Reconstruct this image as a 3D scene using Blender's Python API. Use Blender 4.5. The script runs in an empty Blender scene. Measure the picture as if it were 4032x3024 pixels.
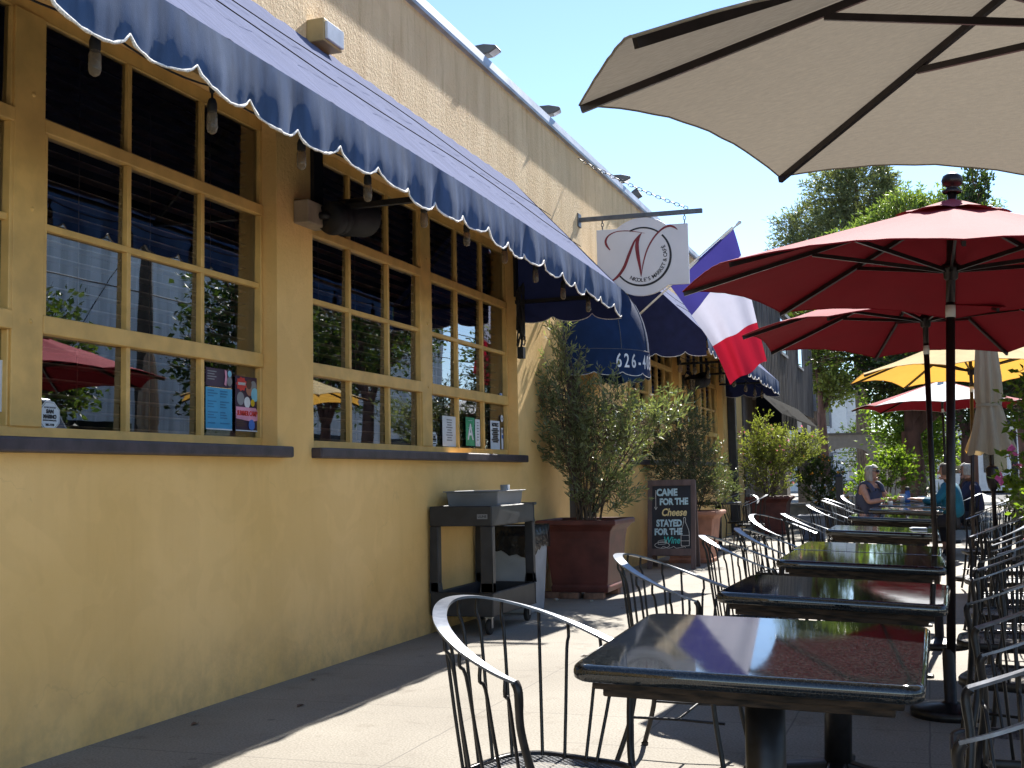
import bpy, bmesh, math, random
from mathutils import Vector, Matrix, Euler
sc = bpy.context.scene
COL = sc.collection
R_ = math.radians
# ------------------------------------------------------------------ camera, sky, sun, exposure
cam_d = bpy.data.cameras.new('camera'); cam = bpy.data.objects.new('camera', cam_d); COL.objects.link(cam)
cam_d.sensor_width = 36; cam_d.lens = 41.035; cam_d.clip_start = .05; cam_d.clip_end = 3000
YAW, PIT, ROL = -.34055, .080945, -.020183
F = Vector((math.sin(YAW)*math.cos(PIT), math.cos(YAW)*math.cos(PIT), math.sin(PIT)))
Rt = Vector((math.cos(YAW), -math.sin(YAW), 0)); Up = Rt.cross(F)
Rr = Rt*math.cos(ROL) + Up*math.sin(ROL); Uu = Up*math.cos(ROL) - Rt*math.sin(ROL)
cm = Matrix((Rr, Uu, -F)).transposed().to_4x4(); cm.translation = (3.72, 0, 1.19)
cam.matrix_world = cm
sc.camera = cam
SUN = Vector((.078, 1, .857)).normalized()           # towards the sun
sd = bpy.data.lights.new('sun', 'SUN'); sd.energy = 4.6; sd.angle = R_(.5); sd.color = (1, .955, .88)
so = bpy.data.objects.new('sun', sd); COL.objects.link(so); so.rotation_euler = SUN.to_track_quat('Z', 'Y').to_euler()
W = bpy.data.worlds.new('World'); sc.world = W; W.use_nodes = True
sky = W.node_tree.nodes.new('ShaderNodeTexSky'); sky.sky_type = 'NISHITA'; sky.sun_disc = False
sky.sun_elevation = math.asin(SUN.z); sky.sun_rotation = math.atan2(SUN.x, SUN.y)
sky.air_density = .8; sky.dust_density = .0; sky.ozone_density = 1.6
bg = W.node_tree.nodes['Background']; bg.inputs[1].default_value = .094
W.node_tree.links.new(sky.outputs[0], bg.inputs[0])
sc.view_settings.view_transform = 'Standard'; sc.view_settings.look = 'None'
sc.view_settings.exposure = 1.52; sc.view_settings.gamma = 1
sc.cycles.max_bounces = 12; sc.cycles.diffuse_bounces = 8; sc.cycles.transparent_max_bounces = 24; sc.cycles.use_denoising = True
try: sc.cycles.sample_clamp_indirect = 6
except Exception: pass

# ------------------------------------------------------------------ materials
def newmat(name):
    m = bpy.data.materials.new(name); m.use_nodes = True
    nt = m.node_tree; return m, nt, nt.nodes['Principled BSDF'], nt.nodes['Material Output']
def node(nt, t, **kw):
    n = nt.nodes.new(t)
    for k, v in kw.items():
        if k.startswith('i_'): n.inputs[k[2:].replace('_', ' ')].default_value = v
        else: setattr(n, k, v)
    return n
def c4(c): return (c[0], c[1], c[2], 1)
def noise_mix(nt, c1, c2, scale, detail=4, lo=.35, hi=.65, stretch=None, coord='Object'):
    tc = node(nt, 'ShaderNodeTexCoord'); src = tc.outputs[coord]
    if stretch:
        mp = node(nt, 'ShaderNodeMapping'); mp.inputs['Scale'].default_value = stretch
        nt.links.new(src, mp.inputs[0]); src = mp.outputs[0]
    n = node(nt, 'ShaderNodeTexNoise'); n.inputs['Scale'].default_value = scale; n.inputs['Detail'].default_value = detail
    nt.links.new(src, n.inputs['Vector'])
    r = node(nt, 'ShaderNodeValToRGB'); r.color_ramp.elements[0].position = lo; r.color_ramp.elements[1].position = hi
    r.color_ramp.elements[0].color = c4(c1); r.color_ramp.elements[1].color = c4(c2)
    nt.links.new(n.outputs[0], r.inputs[0]); return r.outputs[0], n.outputs[0]
def bump(nt, bs, h, strength, dist):
    b = node(nt, 'ShaderNodeBump'); b.inputs['Strength'].default_value = strength; b.inputs['Distance'].default_value = dist
    nt.links.new(h, b.inputs['Height']); nt.links.new(b.outputs[0], bs.inputs['Normal']); return b
def simple(name, c, rough=.6, metal=0, var=.18, scale=6, bmp=0, bscale=80, spec=None, stretch=None, coat=0):
    m, nt, bs, out = newmat(name)
    col, h = noise_mix(nt, tuple(x*(1-var) for x in c), tuple(min(1, x*(1+var)) for x in c), scale, stretch=stretch)
    nt.links.new(col, bs.inputs['Base Color']); bs.inputs['Roughness'].default_value = rough; bs.inputs['Metallic'].default_value = metal
    if spec is not None: bs.inputs['Specular IOR Level'].default_value = spec
    if coat: bs.inputs['Coat Weight'].default_value = coat; bs.inputs['Coat Roughness'].default_value = .08
    if bmp:
        tc = node(nt, 'ShaderNodeTexCoord'); n = node(nt, 'ShaderNodeTexNoise'); n.inputs['Scale'].default_value = bscale; n.inputs['Detail'].default_value = 5
        nt.links.new(tc.outputs['Object'], n.inputs['Vector']); bump(nt, bs, n.outputs[0], bmp, .01)
    return m
def cloth(name, c, trans=.3, tc_=None, var=.1, scale=8, rough=.85, stretch=None, bscale=300, sheen=0, spec=.2):
    m, nt, bs, out = newmat(name)
    col, h = noise_mix(nt, tuple(x*(1-var) for x in c), tuple(min(1, x*(1+var)) for x in c), scale, stretch=stretch, lo=.3, hi=.7)
    nt.links.new(col, bs.inputs['Base Color']); bs.inputs['Roughness'].default_value = rough; bs.inputs['Specular IOR Level'].default_value = spec
    if sheen: bs.inputs['Sheen Weight'].default_value = sheen
    t2 = node(nt, 'ShaderNodeTexCoord'); n = node(nt, 'ShaderNodeTexNoise'); n.inputs['Scale'].default_value = bscale
    nt.links.new(t2.outputs['Object'], n.inputs['Vector']); bump(nt, bs, n.outputs[0], .25, .004)
    if trans > 0:
        tr = node(nt, 'ShaderNodeBsdfTranslucent'); tr.inputs['Color'].default_value = c4(tc_ or c)
        mx = node(nt, 'ShaderNodeMixShader'); mx.inputs[0].default_value = trans
        nt.links.new(bs.outputs[0], mx.inputs[1]); nt.links.new(tr.outputs[0], mx.inputs[2]); nt.links.new(mx.outputs[0], out.inputs[0])
    return m
def leafmat(name, c1, c2, trans=.35, rough=.45, tcol=None):
    m, nt, bs, out = newmat(name)
    g = node(nt, 'ShaderNodeNewGeometry'); r = node(nt, 'ShaderNodeValToRGB')
    r.color_ramp.elements[0].color = c4(c1); r.color_ramp.elements[1].color = c4(c2)
    nt.links.new(g.outputs['Random Per Island'], r.inputs[0]); nt.links.new(r.outputs[0], bs.inputs['Base Color'])
    bs.inputs['Roughness'].default_value = rough; bs.inputs['Specular IOR Level'].default_value = .45
    tr = node(nt, 'ShaderNodeBsdfTranslucent')
    if tcol: tr.inputs['Color'].default_value = c4(tcol)
    else:
        mu = node(nt, 'ShaderNodeMix', data_type='RGBA', blend_type='MULTIPLY'); mu.inputs[0].default_value = 1
        nt.links.new(r.outputs[0], mu.inputs[6]); mu.inputs[7].default_value = (2.2, 2.3, .9, 1); nt.links.new(mu.outputs[2], tr.inputs['Color'])
    mx = node(nt, 'ShaderNodeMixShader'); mx.inputs[0].default_value = trans
    nt.links.new(bs.outputs[0], mx.inputs[1]); nt.links.new(tr.outputs[0], mx.inputs[2]); nt.links.new(mx.outputs[0], out.inputs[0])
    return m
def stucco():
    m, nt, bs, out = newmat('painted_stucco'); L = nt.links.new
    low, _ = noise_mix(nt, (.80, .505, .18), (.90, .585, .235), .9, 8)
    upp, _ = noise_mix(nt, (.66, .46, .245), (.83, .625, .37), 1.8, 8, .3, .7, stretch=(1, 1.6, .35))
    g = node(nt, 'ShaderNodeNewGeometry'); sx = node(nt, 'ShaderNodeSeparateXYZ'); L(g.outputs['Position'], sx.inputs[0])
    mr = node(nt, 'ShaderNodeMapRange'); mr.inputs[1].default_value = 3.3; mr.inputs[2].default_value = 3.9; L(sx.outputs[2], mr.inputs[0])
    mx = node(nt, 'ShaderNodeMix', data_type='RGBA'); L(mr.outputs[0], mx.inputs[0]); L(low, mx.inputs[6]); L(upp, mx.inputs[7])
    # dirt stains: vertical runs high on the wall, scuffs near the pavement
    tc = node(nt, 'ShaderNodeTexCoord'); mp = node(nt, 'ShaderNodeMapping'); mp.inputs['Scale'].default_value = (1, 5, .5); L(tc.outputs['Object'], mp.inputs[0])
    n = node(nt, 'ShaderNodeTexNoise'); n.inputs['Scale'].default_value = 1.7; n.inputs['Detail'].default_value = 8; n.inputs['Roughness'].default_value = .65; L(mp.outputs[0], n.inputs['Vector'])
    r = node(nt, 'ShaderNodeValToRGB'); r.color_ramp.elements[0].position = .52; r.color_ramp.elements[1].position = .72
    r.color_ramp.elements[0].color = (1, 1, 1, 1); r.color_ramp.elements[1].color = (.68, .6, .5, 1); L(n.outputs[0], r.inputs[0])
    mu = node(nt, 'ShaderNodeMix', data_type='RGBA', blend_type='MULTIPLY'); sf = node(nt, 'ShaderNodeMapRange'); sf.inputs[1].default_value = 2.6; sf.inputs[2].default_value = 3.8; sf.inputs[3].default_value = .12; sf.inputs[4].default_value = .8; L(sx.outputs[2], sf.inputs[0]); L(sf.outputs[0], mu.inputs[0]); L(mx.outputs[2], mu.inputs[6]); L(r.outputs[0], mu.inputs[7])
    n3 = node(nt, 'ShaderNodeTexNoise'); n3.inputs['Scale'].default_value = 9; n3.inputs['Detail'].default_value = 10; n3.inputs['Roughness'].default_value = .75; L(tc.outputs['Object'], n3.inputs['Vector'])
    r3 = node(nt, 'ShaderNodeValToRGB'); r3.color_ramp.elements[0].position = .62; r3.color_ramp.elements[1].position = .75
    r3.color_ramp.elements[0].color = (1, 1, 1, 1); r3.color_ramp.elements[1].color = (.72, .66, .58, 1); L(n3.outputs[0], r3.inputs[0])
    mu2 = node(nt, 'ShaderNodeMix', data_type='RGBA', blend_type='MULTIPLY'); mu2.inputs[0].default_value = .35; L(mu.outputs[2], mu2.inputs[6]); L(r3.outputs[0], mu2.inputs[7])
    zf = node(nt, 'ShaderNodeMapRange'); zf.inputs[1].default_value = .45; zf.inputs[2].default_value = .0; L(sx.outputs[2], zf.inputs[0])
    n5 = node(nt, 'ShaderNodeTexNoise'); n5.inputs['Scale'].default_value = 5; n5.inputs['Detail'].default_value = 9; n5.inputs['Roughness'].default_value = .7; L(tc.outputs['Object'], n5.inputs['Vector'])
    m5 = node(nt, 'ShaderNodeMath', operation='MULTIPLY'); L(zf.outputs[0], m5.inputs[0]); r5 = node(nt, 'ShaderNodeMapRange'); r5.inputs[1].default_value = .42; r5.inputs[2].default_value = .72; L(n5.outputs[0], r5.inputs[0]); L(r5.outputs[0], m5.inputs[1])
    mu5 = node(nt, 'ShaderNodeMix', data_type='RGBA'); L(m5.outputs[0], mu5.inputs[0]); L(mu2.outputs[2], mu5.inputs[6]); mu5.inputs[7].default_value = (.56, .365, .165, 1)
    n6 = node(nt, 'ShaderNodeTexNoise'); n6.inputs['Scale'].default_value = 2.2; n6.inputs['Detail'].default_value = 3; n6.inputs['Distortion'].default_value = 1.5; L(tc.outputs['Object'], n6.inputs['Vector'])
    r6 = node(nt, 'ShaderNodeValToRGB'); r6.color_ramp.elements[0].position = .47; r6.color_ramp.elements[1].position = .53; r6.color_ramp.elements[0].color = (.965, .962, .955, 1); r6.color_ramp.elements[1].color = (1, 1, 1, 1); L(n6.outputs[0], r6.inputs[0])
    mu6 = node(nt, 'ShaderNodeMix', data_type='RGBA', blend_type='MULTIPLY'); mu6.inputs[0].default_value = 1; L(mu5.outputs[2], mu6.inputs[6]); L(r6.outputs[0], mu6.inputs[7])
    cv = node(nt, 'ShaderNodeTexVoronoi', feature='DISTANCE_TO_EDGE'); cv.inputs['Scale'].default_value = .9
    cw = node(nt, 'ShaderNodeTexNoise'); cw.inputs['Scale'].default_value = 3; cw.inputs['Detail'].default_value = 6; L(tc.outputs['Object'], cw.inputs['Vector'])
    cm_ = node(nt, 'ShaderNodeMix', data_type='RGBA'); cm_.inputs[0].default_value = .35; L(tc.outputs['Object'], cm_.inputs[6]); L(cw.outputs[1], cm_.inputs[7]); L(cm_.outputs[2], cv.inputs['Vector'])
    cl = node(nt, 'ShaderNodeMath', operation='LESS_THAN'); L(cv.outputs['Distance'], cl.inputs[0]); cl.inputs[1].default_value = .0022
    n7 = node(nt, 'ShaderNodeTexNoise'); n7.inputs['Scale'].default_value = 1.1; L(tc.outputs['Object'], n7.inputs['Vector']); g7 = node(nt, 'ShaderNodeMath', operation='GREATER_THAN'); L(n7.outputs[0], g7.inputs[0]); g7.inputs[1].default_value = .54
    c8 = node(nt, 'ShaderNodeMath', operation='MULTIPLY'); L(cl.outputs[0], c8.inputs[0]); L(g7.outputs[0], c8.inputs[1]); c9 = node(nt, 'ShaderNodeMath', operation='MULTIPLY'); L(c8.outputs[0], c9.inputs[0]); c9.inputs[1].default_value = .1
    mu7 = node(nt, 'ShaderNodeMix', data_type='RGBA'); L(c9.outputs[0], mu7.inputs[0]); L(mu6.outputs[2], mu7.inputs[6]); mu7.inputs[7].default_value = (.25, .16, .07, 1)
    L(mu7.outputs[2], bs.inputs['Base Color']); bs.inputs['Roughness'].default_value = .8; bs.inputs['Specular IOR Level'].default_value = .25
    n2 = node(nt, 'ShaderNodeTexNoise'); n2.inputs['Scale'].default_value = 34; n2.inputs['Detail'].default_value = 7; n2.inputs['Roughness'].default_value = .65; L(tc.outputs['Object'], n2.inputs['Vector'])
    b = bump(nt, bs, n2.outputs[0], .5, .02)
    mr2 = node(nt, 'ShaderNodeMapRange'); mr2.inputs[1].default_value = 1.2; mr2.inputs[2].default_value = 3.6; mr2.inputs[3].default_value = .22; mr2.inputs[4].default_value = .7
    L(sx.outputs[2], mr2.inputs[0]); L(mr2.outputs[0], b.inputs['Strength'])
    return m
def concrete():
    m, nt, bs, out = newmat('concrete_paving'); L = nt.links.new
    base, h = noise_mix(nt, (.25, .225, .187), (.33, .302, .255), 1.1, 9, .3, .7)
    tc = node(nt, 'ShaderNodeTexCoord'); sx = node(nt, 'ShaderNodeSeparateXYZ'); L(tc.outputs['Object'], sx.inputs[0])
    sp = node(nt, 'ShaderNodeTexNoise'); sp.inputs['Scale'].default_value = 95; sp.inputs['Detail'].default_value = 3; L(tc.outputs['Object'], sp.inputs['Vector'])
    rs = node(nt, 'ShaderNodeValToRGB'); rs.color_ramp.elements[0].position = .3; rs.color_ramp.elements[1].position = .62
    rs.color_ramp.elements[0].color = (.62, .60, .56, 1); rs.color_ramp.elements[1].color = (1, 1, 1, 1); L(sp.outputs[0], rs.inputs[0])
    mu = node(nt, 'ShaderNodeMix', data_type='RGBA', blend_type='MULTIPLY'); mu.inputs[0].default_value = 1; L(base, mu.inputs[6]); L(rs.outputs[0], mu.inputs[7])
    def M(op, a, b=None):
        n = node(nt, 'ShaderNodeMath', operation=op)
        for i, v in enumerate((a, b)):
            if v is None: continue
            if isinstance(v, (int, float)): n.inputs[i].default_value = v
            else: L(v, n.inputs[i])
        return n.outputs[0]
    def lines(src, per, w, off=0.):
        f = M('FRACT', M('DIVIDE', M('ADD', src, off), per)); d = M('ABSOLUTE', M('SUBTRACT', f, .5)); return M('GREATER_THAN', d, .5-w/per/2)
    wob = node(nt, 'ShaderNodeTexNoise'); wob.inputs['Scale'].default_value = 2.5; L(tc.outputs['Object'], wob.inputs['Vector'])
    wy = M('ADD', sx.outputs[1], M('MULTIPLY', M('SUBTRACT', wob.outputs[0], .5), .02)); wx = M('ADD', sx.outputs[0], M('MULTIPLY', M('SUBTRACT', wob.outputs[0], .5), .02))
    big = M('MAXIMUM', lines(wy, 1.22, .008, .35), lines(wx, 1.55, .008, .05))
    small = M('MULTIPLY', M('MAXIMUM', lines(wy, .61, .008, .35), lines(wx, .62, .008, .05)), M('GREATER_THAN', sx.outputs[0], 2.1))
    j = M('MAXIMUM', big, small)
    jm = node(nt, 'ShaderNodeMix', data_type='RGBA'); L(M('MULTIPLY', j, .7), jm.inputs[0]); L(mu.outputs[2], jm.inputs[6]); jm.inputs[7].default_value = (.12, .105, .09, 1)
    st = node(nt, 'ShaderNodeTexNoise'); st.inputs['Scale'].default_value = 3.3; st.inputs['Detail'].default_value = 10; st.inputs['Roughness'].default_value = .7; L(tc.outputs['Object'], st.inputs['Vector'])
    r2 = node(nt, 'ShaderNodeValToRGB'); r2.color_ramp.elements[0].position = .56; r2.color_ramp.elements[1].position = .74
    r2.color_ramp.elements[0].color = (1, 1, 1, 1); r2.color_ramp.elements[1].color = (.60, .55, .50, 1); L(st.outputs[0], r2.inputs[0])
    m3 = node(nt, 'ShaderNodeMix', data_type='RGBA', blend_type='MULTIPLY'); m3.inputs[0].default_value = .9; L(jm.outputs[2], m3.inputs[6]); L(r2.outputs[0], m3.inputs[7])
    vo_ = node(nt, 'ShaderNodeTexVoronoi'); vo_.inputs['Scale'].default_value = 2.1; L(tc.outputs['Object'], vo_.inputs['Vector'])
    gm = node(nt, 'ShaderNodeMix', data_type='RGBA'); L(M('MULTIPLY', M('LESS_THAN', vo_.outputs['Distance'], .045), .55), gm.inputs[0]); L(m3.outputs[2], gm.inputs[6]); gm.inputs[7].default_value = (.10, .09, .08, 1)
    L(gm.outputs[2], bs.inputs['Base Color']); bs.inputs['Roughness'].default_value = .85
    hh = M('SUBTRACT', sp.outputs[0], M('MULTIPLY', j, 1.5)); bump(nt, bs, hh, .25, .006)
    return m
def granite():
    m, nt, bs, out = newmat('polished_granite'); L = nt.links.new
    col, _ = noise_mix(nt, (.004, .0055, .007), (.038, .043, .044), 210, 3, .40, .75)
    L(col, bs.inputs['Base Color']); bs.inputs['Roughness'].default_value = .07; bs.inputs['IOR'].default_value = 1.7
    tc = node(nt, 'ShaderNodeTexCoord'); n = node(nt, 'ShaderNodeTexNoise'); n.inputs['Scale'].default_value = 14; n.inputs['Detail'].default_value = 6; L(tc.outputs['Object'], n.inputs['Vector'])
    r = node(nt, 'ShaderNodeMapRange'); r.inputs[1].default_value = .4; r.inputs[2].default_value = .75; r.inputs[3].default_value = .035; r.inputs[4].default_value = .06
    L(n.outputs[0], r.inputs[0]); L(r.outputs[0], bs.inputs['Roughness']); return m
def glassmat(name='window_glass', tint=(.82, .85, .86), refl=1.0):
    m, nt, bs, out = newmat(name); L = nt.links.new; nt.nodes.remove(bs)
    f = node(nt, 'ShaderNodeFresnel'); f.inputs[0].default_value = 3.1
    g = node(nt, 'ShaderNodeBsdfGlossy'); g.inputs['Roughness'].default_value = .0; g.inputs['Color'].default_value = (.92, .95, 1, 1)
    t = node(nt, 'ShaderNodeBsdfTransparent'); t.inputs[0].default_value = c4(tint)
    x = node(nt, 'ShaderNodeMixShader'); L(f.outputs[0], x.inputs[0]); L(t.outputs[0], x.inputs[1]); L(g.outputs[0], x.inputs[2]); L(x.outputs[0], out.inputs[0])
    tc = node(nt, 'ShaderNodeTexCoord'); n = node(nt, 'ShaderNodeTexNoise'); n.inputs['Scale'].default_value = 1.6; L(tc.outputs['Object'], n.inputs['Vector'])
    b = node(nt, 'ShaderNodeBump'); b.inputs['Strength'].default_value = .03; b.inputs['Distance'].default_value = .02; L(n.outputs[0], b.inputs['Height']); L(b.outputs[0], g.inputs['Normal'])
    return m
def meshmat():
    m, nt, bs, out = newmat('expanded_metal_mesh'); L = nt.links.new
    bs.inputs['Base Color'].default_value = (.13, .135, .145, 1); bs.inputs['Roughness'].default_value = .4; bs.inputs['Metallic'].default_value = .5
    tc = node(nt, 'ShaderNodeTexCoord'); sx = node(nt, 'ShaderNodeSeparateXYZ'); L(tc.outputs['Object'], sx.inputs[0])
    def M(op, a, b=None):
        n = node(nt, 'ShaderNodeMath', operation=op)
        for i, v in enumerate((a, b)):
            if v is None: continue
            if isinstance(v, (int, float)): n.inputs[i].default_value = v
            else: L(v, n.inputs[i])
        return n.outputs[0]
    u = M('ADD', M('MULTIPLY', sx.outputs[0], 34), M('MULTIPLY', sx.outputs[1], 62)); v = M('SUBTRACT', M('MULTIPLY', sx.outputs[0], 34), M('MULTIPLY', sx.outputs[1], 62))
    a = M('ABSOLUTE', M('SUBTRACT', M('FRACT', u), .5)); b = M('ABSOLUTE', M('SUBTRACT', M('FRACT', v), .5))
    w = M('LESS_THAN', M('MINIMUM', a, b), .13)
    t = node(nt, 'ShaderNodeBsdfTransparent'); x = node(nt, 'ShaderNodeMixShader'); L(w, x.inputs[0]); L(t.outputs[0], x.inputs[1]); L(bs.outputs[0], x.inputs[2]); L(x.outputs[0], out.inputs[0])
    return m
def emit(name, c, s):
    m, nt, bs, out = newmat(name); bs.inputs['Base Color'].default_value = c4(c); bs.inputs['Emission Color'].default_value = c4(c); bs.inputs['Emission Strength'].default_value = s; return m
def blockwall():
    m, nt, bs, out = newmat('white_block_wall'); L = nt.links.new
    col, _ = noise_mix(nt, (.50, .52, .54), (.88, .90, .92), 1.2, 8, .32, .55, stretch=(1, 2.2, .16))
    tc = node(nt, 'ShaderNodeTexCoord'); mp = node(nt, 'ShaderNodeMapping'); mp.inputs['Rotation'].default_value = (0, R_(90), R_(90)); L(tc.outputs['Object'], mp.inputs[0])
    sx = node(nt, 'ShaderNodeSeparateXYZ'); L(tc.outputs['Object'], sx.inputs[0]); cb = node(nt, 'ShaderNodeCombineXYZ'); L(sx.outputs[1], cb.inputs[0]); L(sx.outputs[2], cb.inputs[1])
    br = node(nt, 'ShaderNodeTexBrick'); br.inputs['Scale'].default_value = 1.0; br.inputs['Brick Width'].default_value = .8; br.inputs['Row Height'].default_value = .4; br.inputs['Mortar Size'].default_value = .012
    br.inputs['Color1'].default_value = (.95, .95, .95, 1); br.inputs['Color2'].default_value = (1, 1, 1, 1); br.inputs['Mortar'].default_value = (1.25, 1.25, 1.25, 1); L(cb.outputs[0], br.inputs['Vector'])
    mu = node(nt, 'ShaderNodeMix', data_type='RGBA', blend_type='MULTIPLY'); mu.inputs[0].default_value = 1; L(col, mu.inputs[6]); L(br.outputs[0], mu.inputs[7])
    L(mu.outputs[2], bs.inputs['Base Color']); bs.inputs['Roughness'].default_value = .9; return m

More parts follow.
